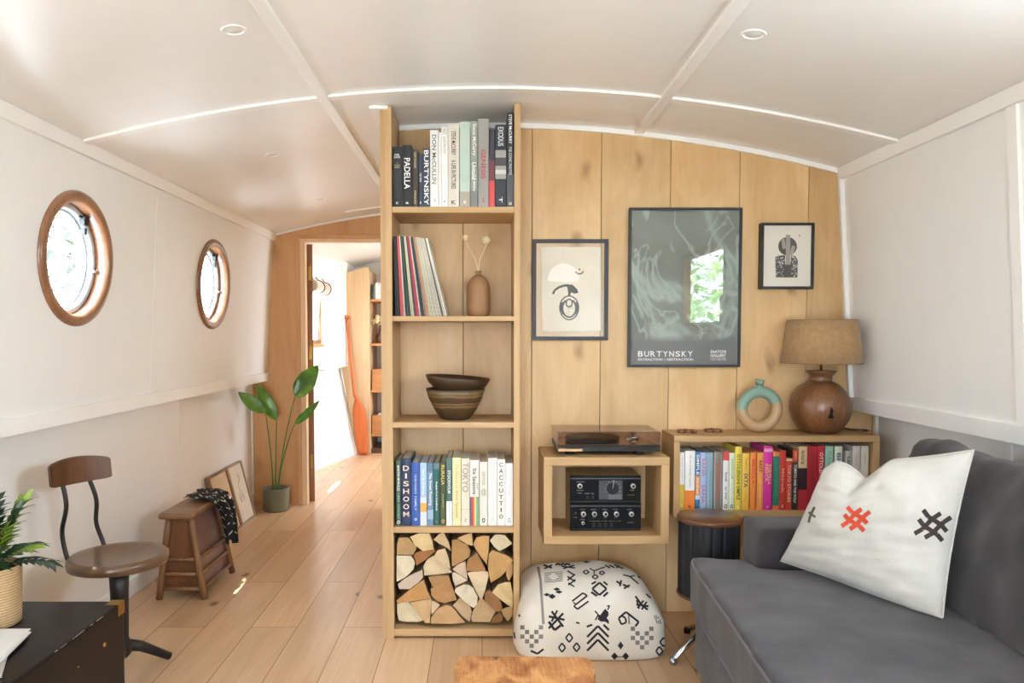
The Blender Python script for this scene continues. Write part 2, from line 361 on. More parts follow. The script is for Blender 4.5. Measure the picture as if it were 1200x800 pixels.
def floor_mat():
    m, n, l, b = newmat('oak_floor'); b.inputs['Roughness'].default_value = .36; b.inputs['Coat Weight'].default_value = .3; b.inputs['Coat Roughness'].default_value = .25
    tc = n.new('ShaderNodeTexCoord'); mp = n.new('ShaderNodeMapping'); mp.inputs['Rotation'].default_value = (0, 0, math.pi/2)
    l.new(tc.outputs['Object'], mp.inputs['Vector'])
    br = n.new('ShaderNodeTexBrick'); br.inputs['Scale'].default_value = 1; br.inputs['Brick Width'].default_value = 1.5; br.inputs['Row Height'].default_value = .19
    br.inputs['Mortar Size'].default_value = .0016; br.inputs['Mortar Smooth'].default_value = .2; br.offset = .37; br.offset_frequency = 2
    br.inputs['Color1'].default_value = (0, 0, 0, 1); br.inputs['Color2'].default_value = (1, 1, 1, 1); br.inputs['Mortar'].default_value = (.5, .5, .5, 1)
    l.new(mp.outputs[0], br.inputs['Vector'])
    sc = n.new('ShaderNodeVectorMath'); sc.operation = 'SCALE'; sc.inputs['Scale'].default_value = 17; l.new(br.outputs['Color'], sc.inputs[0])
    ad = n.new('ShaderNodeVectorMath'); l.new(tc.outputs['Object'], ad.inputs[0]); l.new(sc.outputs['Vector'], ad.inputs[1])
    g = n.new('ShaderNodeMapping'); g.inputs['Scale'].default_value = (9, .8, 9); l.new(ad.outputs['Vector'], g.inputs['Vector'])
    n1 = n.new('ShaderNodeTexNoise'); n1.inputs['Scale'].default_value = 1; n1.inputs['Detail'].default_value = 6; n1.inputs['Distortion'].default_value = .7; l.new(g.outputs[0], n1.inputs['Vector'])
    g2 = n.new('ShaderNodeMapping'); g2.inputs['Scale'].default_value = (110, 4, 110); l.new(ad.outputs['Vector'], g2.inputs['Vector'])
    n2 = n.new('ShaderNodeTexNoise'); n2.inputs['Scale'].default_value = 1; n2.inputs['Detail'].default_value = 3; l.new(g2.outputs[0], n2.inputs['Vector'])
    mx = n.new('ShaderNodeMix'); mx.data_type = 'FLOAT'; mx.inputs[0].default_value = .35; l.new(n1.outputs['Fac'], mx.inputs[2]); l.new(n2.outputs['Fac'], mx.inputs[3])
    rp = n.new('ShaderNodeValToRGB'); rp.color_ramp.elements[0].position = .28; rp.color_ramp.elements[1].position = .72
    rp.color_ramp.elements[0].color = lin('c79c72'); rp.color_ramp.elements[1].color = lin('e2c09a'); l.new(mx.outputs[0], rp.inputs['Fac'])
    hs = n.new('ShaderNodeHueSaturation'); mr = n.new('ShaderNodeMapRange'); mr.inputs['To Min'].default_value = .88; mr.inputs['To Max'].default_value = 1.08
    l.new(br.outputs['Color'], mr.inputs['Value']); l.new(mr.outputs[0], hs.inputs['Value']); l.new(rp.outputs['Color'], hs.inputs['Color'])
    # rustic knots
    mk = n.new('ShaderNodeMapping'); mk.inputs['Scale'].default_value = (3.6, 2.4, 3.6); l.new(ad.outputs['Vector'], mk.inputs['Vector'])
    nd = n.new('ShaderNodeTexNoise'); nd.inputs['Scale'].default_value = 6; l.new(mk.outputs[0], nd.inputs['Vector'])
    dm = n.new('ShaderNodeMix'); dm.data_type = 'VECTOR'; dm.inputs[0].default_value = .1; l.new(mk.outputs[0], dm.inputs[4]); l.new(nd.outputs['Color'], dm.inputs[5])
    vo = n.new('ShaderNodeTexVoronoi'); vo.voronoi_dimensions = '2D'; vo.inputs['Scale'].default_value = 1; l.new(dm.outputs[1], vo.inputs['Vector'])
    kr = n.new('ShaderNodeMapRange'); kr.inputs['From Min'].default_value = .02; kr.inputs['From Max'].default_value = .085; kr.inputs['To Min'].default_value = .85; kr.inputs['To Max'].default_value = 0; l.new(vo.outputs['Distance'], kr.inputs['Value'])
    sp = n.new('ShaderNodeSeparateColor'); l.new(vo.outputs['Color'], sp.inputs[0])
    gt = n.new('ShaderNodeMath'); gt.operation = 'GREATER_THAN'; gt.inputs[1].default_value = .72; l.new(sp.outputs[0], gt.inputs[0])
    mu = n.new('ShaderNodeMath'); mu.operation = 'MULTIPLY'; l.new(kr.outputs[0], mu.inputs[0]); l.new(gt.outputs[0], mu.inputs[1])
    cm = n.new('ShaderNodeMix'); cm.data_type = 'RGBA'; l.new(mu.outputs[0], cm.inputs[0]); l.new(hs.outputs['Color'], cm.inputs[6]); cm.inputs[7].default_value = lin('55371f')
    c2 = n.new('ShaderNodeMix'); c2.data_type = 'RGBA'; l.new(br.outputs['Fac'], c2.inputs[0]); l.new(cm.outputs[2], c2.inputs[6]); c2.inputs[7].default_value = lin('7d5734')
    l.new(c2.outputs[2], b.inputs['Base Color'])
    bp = n.new('ShaderNodeBump'); bp.inputs['Strength'].default_value = .15; bp.inputs['Distance'].default_value = .002; bp.invert = True
    l.new(br.outputs['Fac'], bp.inputs['Height']); l.new(bp.outputs['Normal'], b.inputs['Normal'])
    return m
b = NB(); bx(b, -1.75, 1.8, YR, YE, -.04, 0); struct('floor', b, floor_mat())

# ceiling: shallow arch over the whole cabin, plus an unseen roof light added for brightness
HA = (.4, 1.1, 6.2, 7.0)
b = NB(); N = 41; xs = sorted([-1.495+3.07*i/N for i in range(N+1)]+[HA[0], HA[1]]); ys_ = [YR, HA[2], HA[3], YE]
for dz in (0, .05):
    g = [[b.verts.new((x, y, zc(x)+dz)) for y in ys_] for x in xs]
    for i in range(len(xs)-1):
        for j in range(3):
            if j == 1 and xs[i] >= HA[0]-1e-6 and xs[i+1] <= HA[1]+1e-6: continue
            f = b.faces.new((g[i][j], g[i+1][j], g[i+1][j+1], g[i][j+1])); f.smooth = True
struct('ceiling', b, CEILM)
trimn = [0]
def trim(bm, m=None):
    trimn[0] += 1; return struct('trim_%d' % trimn[0], bm, m or TRIMW)
def arc_strip(x0, x1, y0, y1, h, n=40, dz=0.):
    b = NB(); rows = []
    for i in range(n+1):
        x = x0+(x1-x0)*i/n; z = zc(x)-dz
        rows.append([b.verts.new(p) for p in ((x, y0, z-h), (x, y1, z-h), (x, y1, z+.002), (x, y0, z+.002))])
    for a, c in zip(rows, rows[1:]):
        for k in range(4): b.faces.new((a[k], a[(k+1) % 4], c[(k+1) % 4], c[k]))
    b.faces.new(rows[0]); b.faces.new(rows[-1][::-1]); return b
for x in (-.572, .66):                                   # ceiling battens over the board joints
    b = NB(); bx(b, x-.02, x+.02, YR+.02, YK if x < 0 else YP, zc(x)-.011, zc(x)+.004, bev=.003); trim(b)
for y in (2.72, .28, -2.1): trim(arc_strip(-1.445, 1.512, y-.02, y+.02, .009))
trim(arc_strip(-.9, -.4, 4.93, 4.97, .008))

def wall_sheet(bm, xf, y0, y1, z0, z1, holes, dx=0.):
    """one sheet of wall boarding with holes cut in it; holes = (y centre, z centre, half cell, loop of (y,z))"""
    V = lambda y, z: bm.verts.new((xf(z)+dx, y, z))
    def quad(ya, yb, za, zb): bm.faces.new((V(ya, za), V(yb, za), V(yb, zb), V(ya, zb)))
    y = y0
    for yc, zc_, hw, loop in sorted(holes):
        if yc-hw > y: quad(y, yc-hw, z0, z1)
        A, B = yc-hw, yc+hw; out = []
        ring = []
        pts = list(loop)
        for py, pz in pts:
            dy, dz = py-yc, pz-zc_
            ts = []
            if dy > 1e-9: ts.append((B-yc)/dy)
            if dy < -1e-9: ts.append((A-yc)/dy)
            if dz > 1e-9: ts.append((z1-zc_)/dz)
            if dz < -1e-9: ts.append((z0-zc_)/dz)
            t = min(ts); ring.append((yc+dy*t, zc_+dz*t))
        n = len(pts)
        for i in range(n):
            j = (i+1) % n; a, c = ring[i], ring[j]
            poly_ = [pts[i], a]
            # keep the cell corner when the outer edge turns
            if abs(a[0]-c[0]) > 1e-6 and abs(a[1]-c[1]) > 1e-6:
                cy = a[0] if abs(a[0]-A) < 1e-6 or abs(a[0]-B) < 1e-6 else c[0]
                cz = a[1] if abs(a[1]-z0) < 1e-6 or abs(a[1]-z1) < 1e-6 else c[1]
                poly_.append((cy, cz))
            poly_ += [c, pts[j]]
            bm.faces.new([V(*p) for p in poly_])
        y = B
    if y1 > y: quad(y, y1, z0, z1)
def circ(yc, z, r, n=64): return [(yc+r*math.cos(2*math.pi*(i+.5)/n), z+r*math.sin(2*math.pi*(i+.5)/n)) for i in range(n)]
def rect(ya, yb, za, zb): return [(ya, za), ((ya+yb)/2, za), (yb, za), (yb, (za+zb)/2), (yb, zb), ((ya+yb)/2, zb), (ya, zb), (ya, (za+zb)/2)]
ZP = 1.475; PORT = [2.72, 4.09, 1.35]
pA = P(376, 340, X=-1.47); pB = P(366, 403, X=-1.47)
FW = (6.08, pA.y, pB.z, pA.z)                            # window of the far cabin
RW = (.6, 1.6, 1.25, 1.8)                              # window in the right side
holesL = [(y, ZP, .3, circ(y, ZP, .207)) for y in PORT]+[((FW[0]+FW[1])/2, (FW[2]+FW[3])/2, .55, rect(*FW))]
holesR = [((RW[0]+RW[1])/2, (RW[2]+RW[3])/2, .56, rect(*RW)), (6.4, 1.4, 1.05, rect(5.7, 7.1, 1.05, 1.75)), (-1.95, 1.4, .6, rect(-2.45, -1.45, 1.05, 1.8))]  # far-cabin and rear windows are unseen, added to bring in light
b = NB(); wall_sheet(b, wl, YR, 6.75, ZL, 1.93, holesL); wall_sheet(b, wl, YR, 6.75, ZL, 1.93, holesL, -.03)
struct('wall_left', b, WHITE)
b = NB(); wall_sheet(b, wr, YR, YE, ZL, 1.93, holesR); wall_sheet(b, wr, YR, YE, ZL, 1.93, holesR, .03)
struct('wall_right', b, WHITE)
# hull sides below the ledge, and the ledge that joins them
b = NB(); bx(b, XLL-.03, XLL, YR, 6.4, 0, ZL); bx(b, XLL-.03, -1.512, YR, 6.4, ZL, ZL+.02); struct('wall_left_hull', b, WHITE)
b = NB(); bx(b, XRL, XRL+.03, YR, YE, 0, ZL); bx(b, 1.586, XRL+.03, YR, YE, ZL, ZL+.02); struct('wall_right_hull', b, WHITE)
for s, f in ((1, wl), (-1, wr)):
    y1 = YK if s > 0 else YP
    b = NB(); x = f(ZL); hull8(b, [(x-.004*s, YR, ZL-.006), (x+.014*s, YR, ZL-.006), (x+.014*s, y1, ZL-.006), (x-.004*s, y1, ZL-.006),
        (f(ZL+.05)-.004*s, YR, ZL+.05), (f(ZL+.05)+.014*s, YR, ZL+.05), (f(ZL+.05)+.014*s, y1, ZL+.05), (f(ZL+.05)-.004*s, y1, ZL+.05)]); trim(b)
    za, zb = ZE-.043, ZE+.004
    b = NB(); hull8(b, [(f(za)-.004*s, YR, za), (f(za)+.016*s, YR, za), (f(za)+.016*s, y1, za), (f(za)-.004*s, y1, za),
        (f(zb)-.004*s, YR, zb), (f(zb)+.022*s, YR, zb), (f(zb)+.022*s, y1, zb), (f(zb)-.004*s, y1, zb)]); trim(b)
def vstrip(f, y, w, t, s, za, zb, m=None):
    b = NB(); hull8(b, [(f(za)-.002*s, y-w, za), (f(za)+t*s, y-w, za), (f(za)+t*s, y+w, za), (f(za)-.002*s, y+w, za),
        (f(zb)-.002*s, y-w, zb), (f(zb)+t*s, y-w, zb), (f(zb)+t*s, y+w, zb), (f(zb)-.002*s, y+w, zb)]); trim(b, m)
vstrip(wl, 3.36, .002, .0015, 1, ZL+.05, ZE-.043, WHITE)
vstrip(wl, .92, .002, .0015, 1, ZL+.05, ZE-.043, WHITE)
vstrip(lambda z: XLL, 3.95, .002, .0015, 1, .0, ZL, WHITE)
vstrip(lambda z: XLL, 1.6, .002, .0015, 1, .0, ZL, WHITE)
vstrip(lambda z: XLL, YK-.011, .009, .008, 1, .0, ZL)
vstrip(wr, 2.15, .02, .01, -1, ZL+.05, ZE-.043)
vstrip(lambda z: XRL, 2.36, .012, .008, -1, .0, ZL)
vstrip(wr, YP-.012, .009, .018, -1, ZL, ZE)
vstrip(lambda z: XRL, YP-.012, .009, .014, -1, .0, ZL)
b = NB(); bx(b, XLL, XLL+.012, YR, YK-.02, 0, .085, bev=.003); struct('baseboard_left', b, TRIMW)
b = NB(); bx(b, XRL-.012, XRL, YR, YP-.02, 0, .085, bev=.003); struct('baseboard_right', b, TRIMW)

# the boarded partition on the right, narrow joints between the boards
b = NB(); e = .2116; w = .2925; k = -2
while e+k*w < 1.75:
    x0 = max(-.392, e+k*w+.0011); x1 = min(1.75, e+(k+1)*w-.0011)
    bx(b, x0, x1, YP, YP+.012, 0, 2.12, bev=.0015, seg=1); k += 1
bx(b, -.392, 1.75, YP+.0125, YP+.03, 0, 2.12, mi=1)
struct('wall_partition', b, [BIRCH, M('4a3321', .8)])
trim(arc_strip(-.36, 1.51, YP-.012, YP+.001, .02))
b = NB(); bx(b, -.392, -.3715, YB+.004, YK, 0, 2.09); struct('wall_corridor', b, OAKZ)
b = NB(); bx(b, -.43, -.36, YB-.012, YB+.0, zc(-.4)-.012, zc(-.4)-.001); bx(b, -.43, -.3925, YB, YK, zc(-.4)-.012, zc(-.4)-.001); trim(b)

# bulkhead with the doorway to the far cabin
D0, D1, DT = P(353, 400, Y=YK).x, -.47, P(400, 280, Y=YK).z
b = NB(); prism(b, [(-1.75, YK, -.01), (D0, YK, -.01), (D0, YK, DT), (D1, YK, DT), (D1, YK, -.01), (-.37, YK, -.01), (-.37, YK, 2.12), (-1.75, YK, 2.12)], (0, .03, 0))
struct('wall_bulkhead', b, BULKW)
trim(arc_strip(-1.44, -.393, YK-.01, YK+.001, .012))
DW = wood('door_wood', '7a4f2d', '9c6a42', 'Z', 8, 10, .5); LIP = wood('door_lip', 'dcb48a', 'f0d2ae', 'Z', 8, 10, .5)
b = NB(); bx(b, D0, D0+.035, YK-.012, YK+.05, 0, DT, mi=0, bev=.002); bx(b, D1-.035, D1, YK-.012, YK+.05, 0, DT, bev=.002); bx(b, D0+.035, D1-.035, YK-.012, YK+.05, DT-.022, DT, bev=.002)
trim(b, LIP)
b = NB(); bx(b, D0-.03, D0, YK-.014, YK-.0, 0, DT+.03, bev=.002); bx(b, D0, D1, YK-.014, YK-.0, DT, DT+.03, bev=.002); bx(b, D1, D1+.03, YK-.014, YK, 0, DT+.03, bev=.002)
trim(b, BULKW)
# door leaf standing open into the far cabin, seen edge-on
dr = bpy.data.objects.new('door_1', None); COL.objects.link(dr); dr.location = (D0+.05, YK+.06, 0); dr['kind'] = 'structure'
b = NB(); hull8(b, [(D0+.036, YK+.055, .01), (D0+.072, YK+.055, .01), (D0-.175, YK+.74, .01), (D0-.21, YK+.74, .01), (D0+.036, YK+.055, DT-.03), (D0+.072, YK+.055, DT-.03), (D0-.175, YK+.74, DT-.03), (D0-.21, YK+.74, DT-.03)])
obj('leaf', b, DW, dr)
for z in (.25, 1.02, 1.58):
    b = NB(); bx(b, D0+.042, D0+.064, YK+.049, YK+.056, z, z+.1, bev=.002); obj('hinge', b, BRASS, dr)

# rear end of the cabin behind the camera: glazed doors put in as a light source
b = NB(); prism(b, [(-1.75, YR, 0), (-.95, YR, 0), (-.95, YR, 1.8), (.15, YR, 1.8), (.15, YR, 0), (1.8, YR, 0), (1.8, YR, 2.13), (-1.75, YR, 2.13)], (0, -.04, 0)); struct('wall_rear', b, WHITE)
for i, (x0, x1) in enumerate(((-.95, -.4), (-.4, .15))):
    d = bpy.data.objects.new('door_%d' % (i+2), None); COL.objects.link(d); d.location = ((x0+x1)/2, YR-.02, 0); d['kind'] = 'structure'
    b = NB(); bx(b, x0+.004, x0+.07, YR-.035, YR-.005, 0, 1.79); bx(b, x1-.07, x1-.004, YR-.035, YR-.005, 0, 1.79); bx(b, x0+.07, x1-.07, YR-.035, YR-.005, 0, .12); bx(b, x0+.07, x1-.07, YR-.035, YR-.005, 1.72, 1.79)
    obj('frame', b, TRIMW, d)
    b = NB(); bx(b, x0+.07, x1-.07, YR-.022, YR-.018, .12, 1.72); obj('pane', b, CLEAR, d)
    b = NB(); bx(b, (x1-.055 if i == 0 else x0+.025), (x1-.025 if i == 0 else x0+.055), YR-.005, YR+.03, .95, 1.08, bev=.004); obj('handle', b, BRASS, d)
# far end of the far cabin
b = NB(); bx(b, -1.75, 1.8, YE, YE+.04, 0, 2.13); struct('wall_far', b, WHITEW)
b = NB()                                                   # the side narrows towards the bow
hull8(b, [(-1.54, 6.4, 0), (-1.50, 6.4, 0), (-1.25, 7.46, 0), (-1.29, 7.46, 0), (-1.63, 6.4, ZL), (-1.59, 6.4, ZL), (-1.435, 7.46, ZL), (-1.475, 7.46, ZL)])
hull8(b, [(-1.6, 5.23, 0), (-1.56, 5.23, 0), (-1.5, 6.4, 0), (-1.54, 6.4, 0), (-1.63, 5.23, ZL), (-1.6, 5.23, ZL), (-1.59, 6.4, ZL), (-1.63, 6.4, ZL)])
struct('wall_bow_hull', b, WHITEW)
b = NB(); hull8(b, [(wl(ZL)-.03, 6.74, ZL), (wl(ZL), 6.74, ZL), (-1.335, 7.46, ZL), (-1.365, 7.46, ZL), (wl(1.93)-.03, 6.74, 1.95), (wl(1.93), 6.74, 1.95), (-1.345, 7.46, 1.95), (-1.375, 7.46, 1.95)])
struct('wall_bow', b, WHITEW)
b = NB(); bx(b, -1.62, -1.36, 7.47, 7.52, 0, 2.06); bx(b, -1.40, -1.36, 7.52, YE, 0, 2.06); bx(b, -1.66, -1.35, 6.39, 7.47, ZL+.001, ZL+.02); struct('wall_bow_end', b, WHITEW)  # last two boxes added to shut out sun leaking in at the bow
PLY = wood('pale_ply', 'bd9a70', 'dcbf96', 'Z', 4, 9, .5)
FX1 = P(433, 400, Y=7.42).x
b = NB(); prism(b, [(-1.352, 7.42, P(407, 320, Y=7.42).z), (-1.352, 7.42, ZL), (P(400, 433, Y=7.42).x, 7.42, ZL), (P(420, 530, Y=7.42).x-.02, 7.42, 0), (FX1, 7.42, 0), (FX1, 7.42, P(433, 314, Y=7.42).z), (FX1-.03, 7.42, P(431, 312, Y=7.42).z)], (0, .03, 0))
bx(b, FX1-.02, FX1, 7.45, YE, 0, 1.84); struct('wall_bow_panel', b, PLY)

# portholes with deep timber linings
def lean(bm, zc0):
    for v in bm.verts: v.co.x += wl(v.co.z)-wl(zc0)
def porthole(idx, yc):
    w = bpy.data.objects.new('window_%d' % idx, None); COL.objects.link(w); w.location = (wl(ZP), yc, ZP); w['kind'] = 'structure'
    c = (wl(ZP), yc, ZP)
    b = NB(); lathe(b, [(.208, -.078), (.203, -.078), (.203, .004), (.207, .012), (.214, .016), (.232, .016), (.24, .012), (.245, .004), (.245, -.004)], c, 64, axis='X', start='open'); lean(b, ZP)
    for f in b.faces: f.smooth = True
    obj('frame', b, PORTW, w)
    b = NB(); ring = [Vector((c[0]-.068, yc+.2*math.cos(a), ZP+.2*math.sin(a))) for a in [2*math.pi*i/64 for i in range(64)]]; tube(b, ring, .009, 8, closed=True); lean(b, ZP); obj('metal_rim', b, RINGM, w)
    b = NB(); lathe(b, [(.2035, -.062), (.2035, -.040), (.199, -.038), (.188, -.038), (.182, -.043), (.182, -.062)], c, 64, axis='X', start='open'); lean(b, ZP); obj('fixed_rim', b, RINGM, w)
    b = NB(); ring = [Vector((c[0]-.066, yc+.178*math.cos(a), ZP+.178*math.sin(a))) for a in [2*math.pi*i/64 for i in range(64)]]; tube(b, ring, .007, 8, closed=True); lean(b, ZP); s = obj('sash_rim', b, RINGM, w)
    b = NB(); lathe(b, [(.196, -.075), (.196, -.072)], c, 48, axis='X'); lean(b, ZP); obj('pane', b, CLEAR, w)
    b = NB(); a = math.radians(58); y, z = yc+.185*math.cos(a), ZP+.185*math.sin(a)
    tube(b, [(c[0]-.06, y-.03, z+.02), (c[0]-.035, y-.01, z+.008), (c[0]-.03, y+.02, z-.01)], .006, 8)
    bx(b, c[0]-.045, c[0]-.022, y-.012, y+.02, z-.02, z+.012, bev=.003); bx(b, c[0]-.05, c[0]-.03, y+.008, y+.022, z-.055, z-.03, bev=.003); lean(b, ZP)
    obj('stay', b, BLACKM, s)
    b = NB(); lathe(b, [(.008, -.05), (.008, -.028), (.001, -.026)], (c[0], yc+.19, ZP-.03), 12, axis='X'); obj('catch', b, STEEL, s)
for i, y in enumerate(PORT): porthole(i+1, y)
def rect_window(idx, f, s, R, sillout=.03):
    ya, yb, za, zb = R; zm = (za+zb)/2; w = bpy.data.objects.new('window_%d' % idx, None); COL.objects.link(w); w.location = (f(zm), (ya+yb)/2, za); w['kind'] = 'structure'
    x = f(zm); xi, xo = sorted((x+.012*s, x-.045*s)); t = .035
    b = NB(); bx(b, xi, xo, ya-.004, ya+t, za, zb); bx(b, xi, xo, yb-t, yb+.004, za, zb); bx(b, xi, xo, ya+t, yb-t, zb-t, zb+.004); bx(b, xi, xo, ya+t, yb-t, za-.004, za+t)
    obj('frame', b, wood('window_wood_%d' % idx, '8a5c38', 'b98659', 'Y', 8, 8, .45), w)
    p, q = sorted((x-.036*s, x-.032*s)); b = NB(); bx(b, p, q, ya+t, yb-t, za+t, zb-t); obj('pane', b, CLEAR, w)
    p, q = sorted((x, x+sillout*s)); b = NB(); bx(b, p, q, ya-.03, yb+.03, za-.03, za-.004, bev=.003); obj('sill', b, wood('sill_wood_%d' % idx, 'b07b4c', 'd2a273', 'Y', 8, 8, .45), w)
rect_window(4, wl, 1, FW); rect_window(5, wr, -1, RW); rect_window(6, wr, -1, (5.7, 7.1, 1.05, 1.75)); rect_window(7, wr, -1, (-2.45, -1.45, 1.05, 1.8))  # last two are out of view, added to light far cabin and rear

# unseen roof light added to brighten the far cabin and corridor
w8 = bpy.data.objects.new('window_8', None); COL.objects.link(w8); w8.location = (.75, 6.6, zc(.75)); w8['kind'] = 'structure'
b = NB(); zl, zh = zc(HA[1])-.01, zc(HA[0])+.09
bx(b, HA[0]-.005, HA[0]+.03, HA[2], HA[3], zl+.06, zh); bx(b, HA[1]-.03, HA[1]+.005, HA[2], HA[3], zl, zh); bx(b, HA[0]+.03, HA[1]-.03, HA[2]-.005, HA[2]+.03, zl, zh); bx(b, HA[0]+.03, HA[1]-.03, HA[3]-.03, HA[3]+.005, zl, zh)
obj('frame', b, TRIMW, w8)
b = NB(); bx(b, HA[0]+.03, HA[1]-.03, HA[2]+.03, HA[3]-.03, zh-.02, zh-.014); obj('pane', b, CLEAR, w8)
# ceiling spotlights
def spot(px, py, xg, label):
    z = zc(xg); p = P(px, py, Z=z); z = zc(p.x); p = P(px, py, Z=z)
    t = thing('ceiling_light', label, 'ceiling light', (p.x, p.y, z), 'recessed ceiling lights')
    sl = -2*(2.088-ZE)*(p.x-.032)/1.484**2
    b = NB(); lathe(b, [(.027, .004), (.027, -.002), (.029, -.0035), (.034, -.003), (.036, .001)], (p.x, p.y, z), 32, start='open')
    for v in b.verts: v.co.z += sl*(v.co.x-p.x)
    obj('bezel', b, CEILM, t)
    b = NB(); lathe(b, [(.0265, .002), (.022, -.001), (.001, -.002)], (p.x, p.y, z), 24)
    for v in b.verts: v.co.z += sl*(v.co.x-p.x)
    obj('lens', b, M('e2dfd9', .25), t)
spot(274, 35, -.7, 'large round spotlight in the ceiling above the near porthole')
spot(320, 181, -.93, 'small round spotlight in the ceiling between the two portholes')
spot(376, 233, -.95, 'smallest, farthest round spotlight in the ceiling near the doorway wall')
spot(883, 40, .78, 'round spotlight in the ceiling right of the framed posters')
# ------------------------------------------------------------------ bookcase, wall shelves
SHELFZ = [1.692, 1.272, .859, .447, .039]; SHELFB = [1.669, 1.252, .837, .423, .010]
XI0, XI1 = -.348, .1235
t = thing('bookcase', 'tall floor-to-ceiling pale wood bookcase holding books, records and firewood', 'bookcase', (-.11, 3.02, 0))
for x0, x1 in ((-.371, XI0), (XI1, .1465)):
    b = NB(); z0, z1 = zc(x0)-.004, zc(x1)-.004
    hull8(b, [(x0, YB, 0), (x1, YB, 0), (x1, YP-.002, 0), (x0, YP-.002, 0), (x0, YB, z0), (x1, YB, z1), (x1, YP-.015, z1), (x0, YP-.015, z0)])
    obj('side_panel', b, OAKZ, t)
for z, zb in zip(SHELFZ, SHELFB):
    b = NB(); bx(b, XI0, XI1, YB+.002, YP-.002, zb, z, bev=.0015, seg=1); obj('shelf', b, OAKX, t)

def open_box(name, label, x0, x1, y0, y1, z0, z1, t_, back=False):
    t = thing(name, label, 'shelf', ((x0+x1)/2, (y0+y1)/2, z0))
    b = NB(); bx(b, x0, x1, y0, y1, z1-t_, z1, bev=.0015, seg=1); obj('top', b, OAKX, t)
    b = NB(); bx(b, x0, x1, y0, y1, z0, z0+t_, bev=.0015, seg=1); obj('bottom', b, OAKX, t)
    for a, c in ((x0, x0+t_), (x1-t_, x1)):
        b = NB(); bx(b, a, c, y0, y1, z0+t_, z1-t_, bev=.001, seg=1); obj('side_panel', b, OAKZ, t)
    return t
YC = 2.885
pa = P(637.4, 535.7, Y=YC); pb = P(783.8, 637.5, Y=YC)
CU = (pa.x, pb.x, YC, YP-.001, pb.z, pa.z); CT = .033
open_box('wall_shelf', 'pale wooden cube shelf fixed to the wall under the record player', *CU, CT)
YW = 2.965
pa = P(790, 510.6, Y=YW); pb = P(1029, 606, Y=YW)
LO = (pa.x, pb.x, YW, YP-.001, pb.z, pa.z); LT = .025
open_box('wall_shelf', 'long low pale wooden wall shelf holding the rainbow row of books', *LO, LT)

# ------------------------------------------------------------------ books
def book(x0, x1, zb, zt, yf, depth, col, bands=(), texts=(), label='', group='', pages='d8cfbf', gloss=.45):
    zb += .0006; x0 += .0004; x1 -= .0004; w = x1-x0; h = zt-zb; tb = min(.0025, w*.18)
    t = thing('book', label, 'book', ((x0+x1)/2, yf+depth/2, zb), group)
    b = NB(); mats = [M(col, gloss, vary=.04)]
    bx(b, x0, x0+tb, yf+.002, yf+depth, zb, zt); bx(b, x1-tb, x1, yf+.002, yf+depth, zb, zt)
    # gently rounded spine
    n = 6; pr = []
    for i in range(n+1):
        a = i/n; pr.append((x0+w*a, yf+.002-.002*math.sin(math.pi*a)-.0004, zb))
    prism(b, pr+[(x1, yf+.0045, zb), (x0, yf+.0045, zb)], (0, 0, h))
    ys = yf-.0008
    def mi(h_):
        m = M(h_, gloss, vary=.02)
        if m not in mats: mats.append(m)
        return mats.index(m)
    for bi, (f0, f1, c) in enumerate(bands):
        bx(b, x0+.0001, x1-.0001, ys-.0005-.0002*bi, yf+.003, zt-h*f1, zt-h*f0, mi(c))
    for tx in texts:
        s, f0, f1, wf, c = tx[:5]; mode = tx[5] if len(tx) > 5 else 'r'; cx = (x0+x1)/2+(tx[6]*w if len(tx) > 6 else 0)
        yt = yf-.0024
        if mode == 'r':
            letters(b, s, (cx-w*wf/2, yt, zt-h*f0), (0, 0, -1), (1, 0, 0), h*(f1-f0), w*wf, mi(c), .012)
        elif mode == 'h':
            letters(b, s, (cx-w*wf/2, yt, zt-h*f1), (1, 0, 0), (0, 0, 1), w*wf, h*(f1-f0), mi(c), .01)
        else:
            k = len(s); st = h*(f1-f0)/k
            for i, ch in enumerate(s):
                ww = w*wf*(.3 if ch == 'I' else 1)
                letters(b, ch, (cx-ww/2, yt, zt-h*f0-st*i-st*.72), (1, 0, 0), (0, 0, 1), ww, st*.66, mi(c), .012)
    obj('cover', b, mats, t)
    b = NB(); bx(b, x0+tb, x1-tb, yf+.0045, yf+depth-.003, zb+.001, zt-.003); obj('pages', b, M(pages, .85, bump=.3, bscale=500), t)
def row(data, yf, zb, depth, group, xl=-9, xr=9):
    for d in data:
        px0, px1, py, col, bands, texts, label = d[:7]
        x0, x1 = P(px0, 500, Y=yf).x, P(px1, 500, Y=yf).x
        x0, x1 = max(x0, xl), min(x1, xr)
        book(x0, x1, zb, P(500, py, Y=yf).z, yf, depth*random.uniform(.9, 1.0), col, bands, texts, label, group, d[7] if len(d) > 7 else 'd8cfbf')
WT = 'f2f0ea'; BK = '151517'
